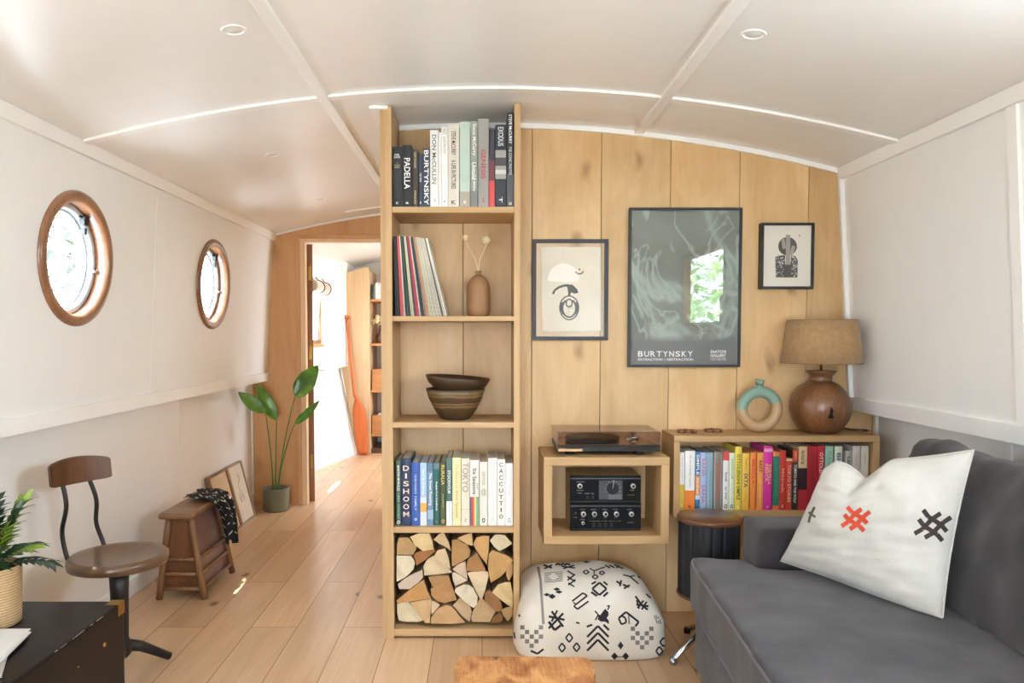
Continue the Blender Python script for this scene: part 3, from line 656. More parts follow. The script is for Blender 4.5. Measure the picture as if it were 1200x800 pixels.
row([
 (459.6, 473, 172, BK, (), (('NIGEL', .12, .15, .5, WT, 'h'), ('SLATER', .16, .19, .6, WT, 'h'), ('A', .26, .28, .1, 'c9b27a', 'h'), ("COOK'S", .295, .32, .6, 'c9b27a', 'h'), ('BOOK', .33, .355, .5, 'c9b27a', 'h'), ('E', .92, .955, .25, 'c8c39a', 'h')), 'thick black book with small white title, first on the top shelf'),
 (473, 484, 170, '0d0d0f', (), (('PADELLA', .21, .71, .62, WT), ('&', .92, .955, .35, WT, 'h')), 'black book with large white upright capitals on the top shelf'),
 (484.2, 491.2, 175, '3b2c20', (), (('HOW TO COOK', .05, .33, .35, 'c7b58e'), ('PRESS', .72, .95, .3, 'c7b58e')), 'narrow dark brown book between two black and blue books, top shelf'),
 (491.6, 496.4, 180, '34384a', (), (('THE WAY', .36, .54, .5, WT), ('B', .9, .94, .3, WT, 'h')), 'very thin slate blue book beside the narrow brown book, top shelf'),
 (496.4, 504.9, 174, '3a4152', (), (('BURTYNSKY', .03, .97, .62, WT),), 'slate blue book with full-height white capitals on the top shelf'),
 (504.9, 514.5, 152.5, 'e9e6df', (), (('DON McCULLIN', .06, .7, .5, '6c6a66'), ('J', .9, .93, .2, '6c6a66', 'h')), 'white book with widely spaced grey capitals on the top shelf'),
 (514.8, 518, 155, 'f0eeea', (), (), 'very thin plain white book on the top shelf'),
 (518, 525.5, 149, 'ebe8e2', (), (('NICK', .02, .09, .5, '8d8a78'), ('SAFFRON', .12, .33, .4, 'a9a693'), ('P', .92, .95, .25, BK, 'h')), 'narrow white book with faint olive lettering on the top shelf'),
 (525.7, 538.5, 146, 'd9cfbf', (), (('STEVE McCURRY', .08, .37, .42, '35302b'), ('A LIFE IN PICTURES', .43, .78, .42, '35302b'), ('K', .92, .97, .4, BK, 'h')), 'cream photography book with dark capitals on the top shelf'),
 (539, 551, 142.7, 'b9c9bb', ((.82, 1, 'a99f8e'), (.62, .70, 'aebfb0')), (('o', .93, .96, .25, WT, 'h'),), 'pale green tall book with a brown foot on the top shelf'),
 (551.5, 559.7, 142, '93998f', ((.8, 1, '7b8077'),), (('Steve McCurry', .03, .4, .6, WT), ('Untold', .48, .68, .6, WT), ('story', .7, .82, .4, WT)), 'grey green tall book with white script lettering on the top shelf'),
 (560.4, 572.6, 139, '98948e', (), (('GENESIS', .35, .68, .45, 'b4424a'), ('S', .9, .95, .2, 'b4424a', 'h')), 'tall grey book with spaced red capitals on the top shelf'),
 (573, 579.6, 152, '3a3440', ((.4, .66, '70343c'), (.66, 1, 'cf4a44')), (), 'narrow book fading from charcoal to red on the top shelf'),
 (580, 592.9, 146, '22242a', ((.31, .66, '9a9690'), (.4, .5, '4a4a48'), (.55, .6, 'c9c6be')), (('EXODUS', .03, .26, .5, 'd8d8d6'), ('T', .88, .95, .3, WT)), 'black book with a grey photo band across its spine, top shelf'),
 (593.4, 602.2, 132, '1d1e22', ((.65, 1, '4b4e50'),), (('STEVE McCURRY', .02, .33, .45, WT), ('THE ICONIC PHOTOS', .36, .66, .4, 'd0cfc8'), ('o', .95, .98, .4, WT, 'h')), 'tallest black book at the far end of the top shelf'),
], YB+.012, SHELFZ[0], .235, 'books on the top shelf of the bookcase', XI0+.001, XI1-.001)

row([
 (463.6, 469.5, 539, '3f5449', (), (('MARTIN MORALES', .08, .47, .5, WT), ('LIMA COOKS', .5, .9, .45, '8fc4a0'), ('o', .92, .97, .6, WT, 'h')), 'thin dark green book with white and mint lettering, first of its row'),
 (469.8, 481.4, 537, '14264a', (), (('DISHOOM', .1, .9, .6, 'f0d7c4', 's'),), 'navy book with pale letters stacked one under another down its spine'),
 (481.8, 491.7, 542, '2f57a4', (), (('THE NEW COOKBOOK', .18, .5, .25, 'c9d5ea'), ('FAMILY', .53, .76, .25, 'c9d5ea'), ('o', .88, .92, .3, WT, 'h')), 'bright blue book beside the navy book with stacked letters'),
 (492, 500, 542, 'a9bfdd', ((.55, 1, 'cfd2da'), (.64, .78, 'e8a94c')), (('Salt & Citrus', .1, .5, .3, 'e9eef6'),), 'pale blue book with a small orange patch low on its spine'),
 (500.4, 507.5, 542, '6f8ea6', ((.0, .14, '54748c'), (.75, .9, '9ab4c4')), (('The Sweet Roasting', .16, .68, .6, WT),), 'steel blue photo book with bold white lettering beside the teal book'),
 (507.7, 515, 542, '1f5a52', ((.0, .1, '55706f'),), (('Recipes from Scandinavia', .3, .76, .4, WT), ('o', .92, .96, .3, 'c0504a', 'h')), 'deep teal book with white lower-case title and a tiny red mark'),
 (515.3, 522.4, 541, '46502f', (), (('RURALIA', .05, .36, .55, 'e2c766'), ('country', .5, .72, .3, 'b9a860'), ('o', .9, .96, .5, 'd8a45a', 'h')), 'olive green book with yellow capitals near its top'),
 (522.8, 529.7, 536.5, '4b6b66', ((.64, 1, 'eceae6'),), (('STOCKHOLM', .18, .52, .5, WT), ('home', .7, .9, .12, '8a8a88')), 'grey green book whose lowest third is white'),
 (530, 540.2, 536, 'ecd9a4', (), (('The Flavours of', .1, .45, .35, 'd9b96a'), ('Slow Spoons', .48, .88, .4, 'c99a4c')), 'pale yellow book with golden title beside the cream books'),
 (540.5, 550.4, 537, 'ded3bd', ((.755, .76, 'b9ad98'),), (('TOKYO', .06, .5, .75, 'a2957c'), ('Z', .9, .94, .3, '6d6557', 'h')), 'cream book with large thin taupe capitals'),
 (550.6, 561.4, 539, 'e9e6d8', ((.56, 1, 'ddd7b4'),), (('Six Seasons', .12, .52, .42, '33322c'), ('by', .35, .45, .2, '8b8a70', 'r', .3)), 'white book with rainbow stripes on the lower half of its spine'),
 (562, 571.5, 541, 'dfdacc', (), (('ZAITOUN', .15, .36, .35, '9b947c'), ('@', .42, .53, .7, '9a9a72', 'h'), ('o', .88, .95, .4, BK, 'h')), 'off-white book with a small round sketch halfway down the spine'),
 (571.8, 582.4, 536.7, 'e9e5db', (), (('i', .88, .93, .1, 'b9b2a2', 'h'),), 'thick plain off-white book beside the one with chain-like letters'),
 (582.6, 592.1, 538, 'e7e3da', (), (('CACCUTTIO', .04, .92, .5, '2a2826', 's'),), 'white book with a dark chain of tall letters along its spine'),
 (592.3, 601.4, 542.6, 'eef0f0', (), (('small white book', .08, .5, .2, 'd3dadd'), ('G', .88, .95, .35, '8a8f92', 'h')), 'plain bluish white book at the very end of the cookery row'),
], YB+.02, SHELFZ[3], .205, 'cookery books on the shelf above the firewood', XI0+.001, XI1-.001)
# stripes on the spine of the rainbow-striped book are thin vertical bands
def stripes():
    for o in bpy.data.objects:
        if o.get('label', '').startswith('white book with rainbow stripes'):
            c = [k for k in o.children if k.name.startswith('cover')][0]; me = c.data
            bm = bmesh.new(); bm.from_mesh(me); yf = YB+.02
            x0, x1 = P(550.6, 500, Y=yf).x, P(561.4, 500, Y=yf).x; zt = P(500, 539, Y=yf).z; h = zt-SHELFZ[3]; w = x1-x0
            inv = wm(c).inverted(); base = len(me.materials)
            for i, (a, e, col) in enumerate(((.02, .16, '5c5676'), (.16, .3, 'b0403c'), (.3, .46, 'dd5a3a'), (.46, .56, 'e8b04c'), (.66, .96, '7fae7c'))):
                me.materials.append(M(col, .45, vary=.02))
                n0 = set(bm.faces); bx(bm, x0+w*a, x0+w*e, yf-.0023, yf, SHELFZ[3]+.0005, zt-h*.56, base+i)
                for v in {v for f in bm.faces if f not in n0 for v in f.verts}: v.co = inv @ v.co
            bm.to_mesh(me); bm.free()
stripes()

row([
 (797, 802.8, 529.8, 'ece9e2', ((.56, 1, 'd9b33c'),), (('Simple Suppers', .08, .5, .25, '9a9a98'), ('o', .9, .95, .4, WT, 'h')), 'thin white and mustard book, first in the rainbow row'),
 (803.3, 815.2, 528, 'eeece6', ((.67, 1, 'ee8534'),), (('The Art of Eating Together', .06, .62, .2, '8c8c8c'), ('b', .92, .97, .25, BK, 'h')), 'white book with an orange lower third in the rainbow row'),
 (815.6, 821.1, 529, '3f78a8', ((.42, .75, 'e59a52'), (.75, .82, 'c9d6e0')), (('SIMPLE', .05, .4, .6, WT), ('kitchen', .45, .72, .4, WT)), 'narrow blue book with an orange middle in the rainbow row'),
 (821.3, 828.4, 530, 'a7bce0', (), (('SANA', .1, .42, .6, 'c46a72'), ('SANA', .56, .88, .6, 'c46a72')), 'lilac blue book with spaced pink capitals in the rainbow row'),
 (828.7, 836.6, 530, '8ba6b4', (), (('almanac of the year', .3, .7, .2, '6d8b99'),), 'plain blue grey book in the rainbow row'),
 (837, 847.2, 529, '857c72', (), (('PERSIANA', .2, .85, .4, 'b85a55'), ('........................', .03, .97, .1, 'cfc8bc', 'r', -.38), ('........................', .03, .97, .1, 'cfc8bc', 'r', .38)), 'taupe book with dotted edges and red lettering'),
 (848, 855.2, 529, 'e9e5e0', ((.0, .15, 'd8524a'),), (('food', .35, .5, .4, BK), ('for', .6, .68, .3, BK), ('joy', .7, .82, .4, BK), ('o', .9, .97, .5, BK, 'h')), 'white book with a red patch at the top of its spine'),
 (855.5, 861.7, 530.6, 'e0e6c8', (), (('SHOWROOM', .1, .45, .4, '8fa06c'), ('baking in season', .5, .9, .2, '9aa57c'), ('o', .9, .97, .55, '4a5040', 'h')), 'pale lime cream book in the rainbow row'),
 (862, 870.1, 523, 'e8d04e', (), (('OTTOLENGHI SIMPLE', .12, .84, .5, '3c3a2c'), ('o', .93, .97, .3, WT, 'h')), 'tall lemon yellow book with thin dark capitals'),
 (870.6, 879.2, 531, 'eebf4c', (), (('NEW', .1, .3, .25, 'c48e34'), ('IXTA', .36, .6, .6, '3d4a6c'), ('cooking', .66, .84, .5, 'd79f3c')), 'golden yellow book with navy lettering halfway down'),
 (880, 887.2, 530, 'ef8636', (), (('MEZCLA', .12, .55, .5, 'd9483c'), ('recipes', .6, .95, .2, 'f2b178')), 'orange book with spaced red capitals'),
 (888, 895.6, 530, 'f09a50', (), (('EAST', .14, .34, .5, '40291c'), ('120 recipes', .4, .9, .25, 'f7c99a')), 'light orange book with a short dark title near its top'),
 (895.7, 906, 522.5, 'd8349a', ((.04, .09, 'f0a0c4'),), (('TORTILLA', .28, .6, .35, 'f0d060', 'r', .15), ('FIESTA', .28, .55, .3, 'f0d060', 'r', -.2), ('o', .93, .97, .25, 'f4b8d8', 'h')), 'tall magenta book with yellow lettering'),
 (906.6, 914.5, 529, 'e07a48', ((.08, .92, '2f7f68'),), (('LEVANT', .18, .8, .35, '49957e'),), 'orange-edged book with a long green panel on its spine'),
 (914.6, 922, 528, 'cf3d33', (), (('Mildreds', .3, .7, .45, 'e99a88'), ('o', .91, .96, .35, 'efc0b4', 'h')), 'red book with pale pink lettering beside the green panel book'),
 (922.2, 929.4, 537, 'd2472f', ((.0, .05, 'e6cfa8'),), (('TOKYO STORIES', .12, .85, .5, 'f0c4b4'),), 'short vermilion book lower than both its neighbours'),
 (929.5, 936, 527, '3a3430', ((.0, .2, 'c74a32'),), (('TOMATO', .03, .16, .3, 'f0c4a4'), ('TOMATO AND THE WOLF', .24, .88, .5, WT)), 'charcoal book with a red top and white capitals'),
 (936.5, 946.8, 523, 'e3c69c', ((.34, .68, '382730'), (.68, 1, 'c23440')), (('the food lab', .06, .28, .5, '5a4a3c'),), 'tall book in beige, dark plum and red blocks'),
 (947, 958.5, 523, 'b52a36', (), (('My Family Kitchen', .12, .7, .3, '7c3a34'),), 'thick crimson book with dull lettering beside the block-coloured book'),
 (959, 967, 522.5, 'c22b35', (), (('OTTOLENGHI', .1, .6, .5, WT),), 'red book with white capitals half hidden behind the white cushion'),
 (967.8, 977, 523, 'a8d2b8', (), (('FLAVOUR', .08, .45, .5, '7aa6c0'), ('cook', .5, .8, .4, '7aa6c0')), 'mint green book poking up above the white cushion'),
 (979, 988, 523, 'dfe3d2', (), (('BRAVE', .1, .55, .55, '3f78a4'),), 'cream book with bold blue capitals above the white cushion'),
 (991.5, 999.4, 528, 'c9c9c0', (), (('Larder', .1, .4, .5, '4a5a64'),), 'shorter pale grey book with a dark sketch on its spine'),
 (1000, 1009.2, 522.5, 'dcd8ce', (), (('bread', .12, .3, .2, 'b9b4a8'),), 'plain pale stone book, last but one in the rainbow row'),
 (1009.6, 1019.2, 522.5, 'e3dfd4', (), (('winter', .1, .3, .2, 'bdb8ac'),), 'plain off-white book at the very end of the rainbow row'),
], YW+.02, LO[4]+LT, .16, 'books in the low wall shelf')

# ------------------------------------------------------------------ records leaning on the second shelf
rc = ['15161a', '22242a', '101114', 'cf4a50', 'd8585a', 'd8d2c0', '2c3a30', '3a5a44', '2a2a28', 'cfc8a4', 'd9d2b6', '44443c', 'b23a4c', 'c8405a', 'd8cfb8', '3a3a3c', '2a2c34', '8a8478', 'd98a54', 'b9a98c', 'd8cdb0', 'cfc4a4', 'ddd4bc', 'c8bfa6', 'd9d2c2', 'cfc8b4', 'e0dac8', '6a5048', 'd8d2c2', 'e4dfd2']
cn = ['black', 'charcoal', 'jet black', 'red', 'coral red', 'ivory', 'dark green', 'green', 'near-black', 'pale khaki', 'cream', 'dark olive', 'crimson', 'pinkish red', 'buff', 'graphite', 'dark slate', 'stone grey', 'orange', 'tan', 'pale straw', 'straw', 'light cream', 'putty', 'off-white', 'parchment', 'pale ivory', 'brown', 'bone white', 'whitish']
on = ['first', 'second', 'third', 'fourth', 'fifth', 'sixth', 'seventh', 'eighth', 'ninth', 'tenth', 'eleventh', 'twelfth', 'thirteenth', 'fourteenth', 'fifteenth', 'sixteenth', 'seventeenth', 'eighteenth', 'nineteenth', 'twentieth', 'twenty-first', 'twenty-second', 'twenty-third', 'twenty-fourth', 'twenty-fifth', 'twenty-sixth', 'twenty-seventh', 'twenty-eighth', 'twenty-ninth', 'last']
n = len(rc); yr = YB+.004
for i in range(n):
    f = i/(n-1); xb = P(463.5+58.5*f, 370, Y=yr).x; xt = P(461+38.5*f, 282, Y=yr).x
    a = math.asin(max(.01, (xb-xt)/.308)); dx = Vector((math.cos(a), 0, -math.sin(a))); up = Vector((-math.sin(a), 0, math.cos(a)))
    w = .0037; dd = random.uniform(.268, .278); hh = .308+random.uniform(-.002, .001)
    o = Vector((xb, yr+random.uniform(0, .003), SHELFZ[1]+.0003+w*math.sin(a)))
    b = NB(); D = Vector((0, dd, 0)); hull8(b, [o, o+dx*w, o+dx*w+D, o+D, o+up*hh, o+dx*w+up*hh, o+dx*w+D+up*hh, o+D+up*hh])
    r = obj('record_sleeve', b, M(rc[i], .5, vary=.1), loc=(xb, yr+.14, SHELFZ[1]))
    tag(r, '%s record sleeve, %s in the leaning row on the shelf' % (cn[i], on[i]), 'record', 'leaning vinyl records')

# ------------------------------------------------------------------ split firewood
LOGEND = {}
def logmat(c):
    if c not in LOGEND:
        d = ''.join('%02x' % int(int(c[i:i+2], 16)*.82) for i in (0, 2, 4))
        LOGEND[c] = wood('log_end_'+c, d, c, 'Y', 14, 1.5, .8)
    return LOGEND[c]
BARK = wood('log_side', '6a5038', 'a88660', 'Y', 18, 6, .9)
logs = [
 ('c9a270', [(148,115),(205,112),(258,160),(232,212),(134,212),(136,150)], 'tan split log in the top corner next to the dark side panel'),
 ('e3c48e', [(235,105),(270,78),(335,78),(358,172),(297,186),(245,145)], 'pale yellow split log at the top of the pile, second along'),
 ('d9b98a', [(377,125),(425,80),(463,182),(440,163)], 'small three-sided split log high in the pile beside the pale yellow one'),
 ('dcb581', [(512,114),(600,80),(606,158),(570,146)], 'small wedge split log at the top middle of the pile'),
 ('d2a368', [(612,148),(640,125),(706,107),(693,270),(678,238)], 'long tapering tan split log hanging point-down near the top'),
 ('e6d3ad', [(727,125),(755,100),(800,102),(836,140),(775,176)], 'cream rounded split log at the top end near the pouf side'),
 ('bd8f5c', [(487,137),(520,132),(572,156),(582,228),(482,282)], 'brownish split log below the small wedge, upper middle of the pile'),
 ('ab7445', [(243,226),(292,192),(362,182),(362,200),(266,270)], 'dark brown split log tucked under the pale yellow one'),
 ('e0c49a', [(368,220),(395,192),(432,174),(456,280)], 'pale wedge split log leaning above the big cream wedge'),
 ('e8d2a6', [(308,343),(312,290),(362,224),(478,328)], 'big cream wedge-shaped split log in the upper middle'),
 ('e9d9b8', [(134,220),(220,220),(237,250),(223,298),(180,348),(141,367)], 'cream half-round split log with a small knot against the side panel'),
 ('d9c3ac', [(160,390),(197,362),(288,311),(294,354),(215,412),(166,412)], 'pinkish grey ragged split log under the half-round with a knot'),
 ('cf9a5e', [(135,510),(152,492),(290,381),(342,483)], 'wide orange tan split log lying like a ramp at mid height'),
 ('bf8f60', [(333,351),(453,342),(465,361),(361,411)], 'flat brown split log under the big cream wedge'),
 ('c4935f', [(346,434),(459,368),(504,502),(430,518),(386,507),(353,474)], 'broad tan split log with a curved lower edge in the centre'),
 ('dcc0a2', [(488,309),(516,287),(558,265),(572,366)], 'pinkish split log wedged beside the centre of the pile'),
 ('e2cdb2', [(481,340),(491,328),(574,378),(497,411)], 'pale pink three-sided split log in the very middle'),
 ('b98550', [(573,309),(582,243),(634,208),(684,308),(620,312)], 'brown split log directly under the long tapering one'),
 ('e4cda6', [(578,330),(640,321),(697,327),(702,349),(667,482),(652,482)], 'long pale cream split log pointing down, centre of the pile'),
 ('cfa066', [(711,207),(760,203),(856,241),(817,308),(731,359),(715,348)], 'large tan split log with a curved top near the pouf side'),
 ('d3a870', [(818,314),(856,270),(857,330),(835,372)], 'slim tan split log squeezed against the panel beside the pouf'),
 ('e2c690', [(738,444),(810,383),(843,383),(852,530),(790,482)], 'pale yellow wedge split log against the panel beside the pouf'),
 ('a9794c', [(693,460),(715,443),(762,487),(784,540),(772,569),(746,557),(698,500)], 'brown oval split log with bark at the lower pouf side'),
 ('eadcbe', [(495,439),(560,406),(608,427),(634,470),(629,508),(612,536)], 'very pale half-round split log below the centre'),
 ('d4b28c', [(485,535),(526,488),(588,531),(599,575),(588,640),(541,598)], 'pinkish tan split log in the lower middle of the pile'),
 ('d8b484', [(608,637),(615,575),(660,493),(747,574),(713,637)], 'tan wedge split log standing on the bottom board'),
 ('d6b07a', [(793,570),(848,548),(846,598),(825,627),(798,600)], 'tan split log in the bottom corner beside the pouf'),
 ('9a6c40', [(723,637),(742,608),(775,578),(797,596),(789,622),(770,637)], 'smallest brown split log on the bottom board beside the pouf corner'),
 ('e9d8b2', [(140,585),(143,537),(166,513),(198,513),(286,624),(270,638),(200,638),(157,618)], 'cream half-round split log in the bottom corner next to the dark side'),
 ('d9b482', [(222,516),(347,493),(337,633),(312,633)], 'tan split log beside the bottom cream half-round'),
 ('e3c9a0', [(354,577),(353,500),(402,526)], 'tiny pale triangular split log near the bottom'),
 ('cfa574', [(348,605),(372,567),(440,533),(483,562),(532,624),(430,642),(366,628)], 'broad tan split log resting on the bottom board, lower middle'),
]
zmin = SHELFZ[4]
def _cross(p, q, r, t):
    def o(a, b, c): return (b[0]-a[0])*(c[1]-a[1])-(b[1]-a[1])*(c[0]-a[0])
    return o(p, q, r)*o(p, q, t) < 0 and o(r, t, p)*o(r, t, q) < 0
def _inside(p, P_):
    c = False
    for i in range(len(P_)):
        a, e = P_[i], P_[i-1]
        if (a[1] > p[1]) != (e[1] > p[1]) and p[0] < (e[0]-a[0])*(p[1]-a[1])/(e[1]-a[1])+a[0]: c = not c
    return c
def _hit(A_, B_):
    if any(_inside(p, B_) for p in A_) or any(_inside(p, A_) for p in B_): return True
    return any(_cross(A_[i-1], A_[i], B_[j-1], B_[j]) for i in range(len(A_)) for j in range(len(B_)))
cuts = []
for c, pg, lab in logs:                            # slightly hewn edges
    cut = []
    for i in range(len(pg)):
        a, e = pg[i], pg[(i+1) % len(pg)]; cut.append(a)
        if math.hypot(a[0]-e[0], a[1]-e[1]) > 45:
            f = random.uniform(.4, .6); cut.append((a[0]+(e[0]-a[0])*f+random.uniform(-2.5, 1), a[1]+(e[1]-a[1])*f+random.uniform(-2, 1)))
    cuts.append((cut, sum(p[0] for p in pg)/len(pg), sum(p[1] for p in pg)/len(pg)))
# let every log swell, corner by corner, until it almost touches a neighbour
def _big(pl, k): cx = sum(p[0] for p in pl)/len(pl); cy = sum(p[1] for p in pl)/len(pl); return [(cx+(x-cx)*k, cy+(y-cy)*k) for x, y in pl]
pls = [_big(c_[0], .96) for c_ in cuts]
for rnd in range(14):
    for i in range(len(pls)):
        cx, cy = cuts[i][1], cuts[i][2]
        near = [_big(pls[j], 1.035) for j in range(len(pls)) if j != i and abs(cuts[j][1]-cx) < 190 and abs(cuts[j][2]-cy) < 170]
        for k in range(len(pls[i])):
            x, y = pls[i][k]; d = math.hypot(x-cx, y-cy)
            if d > 1.22*math.hypot(cuts[i][0][k][0]-cx, cuts[i][0][k][1]-cy)+6: continue
            nx, ny = x+(x-cx)/d*2.5, y+(y-cy)/d*2.5
            if not (131 < nx < 861 and 74 < ny < 641): continue
            t_ = list(pls[i]); t_[k] = (nx, ny); tb_ = _big(t_, 1.02)
            if not any(_hit(tb_, q_) for q_ in near): pls[i] = t_
for c, pg, lab in logs:
    yf = YB+random.uniform(.012, .035)
    li = [q_[2] for q_ in logs].index(lab); cut = pls[li]
    pts = []
    for x, y in cut:
        q = P(440+x/5.333, 610+y/5.333, Y=YB+.02); pts.append(Vector((min(max(q.x, XI0+.0015), XI1-.0015), yf, max(q.z, zmin+.0008))))
    b = NB(); L = random.uniform(.2, .235); n = len(pts)
    rings = []
    for k, (dy, s) in enumerate(((0, .994), (.003, 1), (L*.5, .995), (L, .97))):
        c0 = sum(pts, Vector())/n
        rings.append([b.verts.new(c0+(p-c0)*s+Vector((0, dy, 0))) for p in pts])
    f = b.faces.new(rings[0]); f.material_index = 0
    for r0, r1 in zip(rings, rings[1:]):
        for i in range(n): f = b.faces.new((r0[i], r1[i], r1[(i+1) % n], r0[(i+1) % n])); f.material_index = 1
    f = b.faces.new(rings[-1][::-1]); f.material_index = 0
    o = obj('firewood_log', b, [logmat(c), BARK], loc=tuple(pts[0]+Vector((0, L/2, 0))))
    tag(o, lab, 'log', 'split firewood logs in the bookcase')
# ------------------------------------------------------------------ record player on the cube shelf
zt = CU[5]+.0006; yf = 2.925; xa, xb = P(653, 520, Y=yf).x, P(773, 520, Y=yf).x; yb = 3.15
t = thing('record_player', 'record player with a smoked clear lid on the wooden cube shelf', 'record player', ((xa+xb)/2, (yf+yb)/2, zt))
zp0, zp1 = zt+.016, zt+.042
b = NB(); bx(b, xa, xb, yf, yb, zp0, zp1, bev=.002); obj('plinth', b, BLACKM, t)
b = NB(); bx(b, xa+.004, xb-.004, yf+.004, yb-.004, zp1+.0001, zp1+.0012); obj('deck', b, M('8a6f56', .08, coat=1.0), t)
for px in (xa+.055, xb-.075):
    for py in (yf+.045, yb-.045):
        b = NB(); lathe(b, [(.018, 0), (.021, .003), (.021, .009), (.014, .0165)], (px, py, zt), 20); obj('foot', b, BLACKM, t)
cx, cyy = xa+.155, (yf+yb)/2+.0
b = NB(); lathe(b, [(.108, .0), (.11, .002), (.11, .014), (.107, .017), (.02, .017)], (cx, cyy, zp1+.0016), 56); pl = obj('platter', b, M('2a2a2c', .4, metal=.5), t)
b = NB(); lathe(b, [(.003, .017), (.003, .024)], (cx, cyy, zp1), 10); obj('spindle', b, CHROME, pl)
b = NB(); ax, ay = xb-.07, yb-.06
lathe(b, [(.022, 0), (.022, .012), (.012, .014), (.012, .032), (.005, .034)], (ax, ay, zp1+.0016), 20)
tube(b, [(ax+.002, ay+.03, zp1+.028), (ax, ay, zp1+.028), (ax-.012, ay-.07, zp1+.027), (ax-.04, ay-.12, zp1+.022)], .0045, 8)
bx(b, ax-.056, ax-.036, ay-.14, ay-.118, zp1+.014, zp1+.026, bev=.002); obj('tonearm', b, STEEL, t)
zl0, zl1 = zp1+.001, P(700, 506.6, Y=yf).z
b = NB(); th = .003                                        # dust cover: four walls and a top of clear smoked acrylic
bx(b, xa-.002, xb+.002, yf-.002, yf+th-.002, zp0+.012, zl1); bx(b, xa-.002, xb+.002, yb-th, yb, zl0, zl1)
bx(b, xa-.002, xa+th-.002, yf+th-.002, yb-th, zl0, zl1); bx(b, xb-th+.002, xb+.002, yf+th-.002, yb-th, zl0, zl1); bx(b, xa-.002, xb+.002, yf-.002, yb, zl1, zl1+th)
ld = obj('dust_cover', b, LIDG, t)
b = NB()
for q in ((xa-.0025, xb+.0025, yf-.0028, yf-.0012, zl1+.0005, zl1+.0035), (xa-.0025, xa+.0012, yf-.0028, yf-.0012, zp0+.012, zl1+.0005), (xb-.0012, xb+.0025, yf-.0028, yf-.0012, zp0+.012, zl1+.0005)): bx(b, *q)
obj('lid_edge', b, M('5d4a48', .25), ld)
b = NB(); letters(b, 'AR', (xa+.012, yf-.0005, zp0+.006), (1, 0, 0), (0, 0, 1), .02, .008, 0); bx(b, xa+.004, xa+.1, yf-.0032, yf-.0022, zp0+.001, zp0+.011)
obj('front_strip', b, M('c9a274', .35, metal=.3), t)

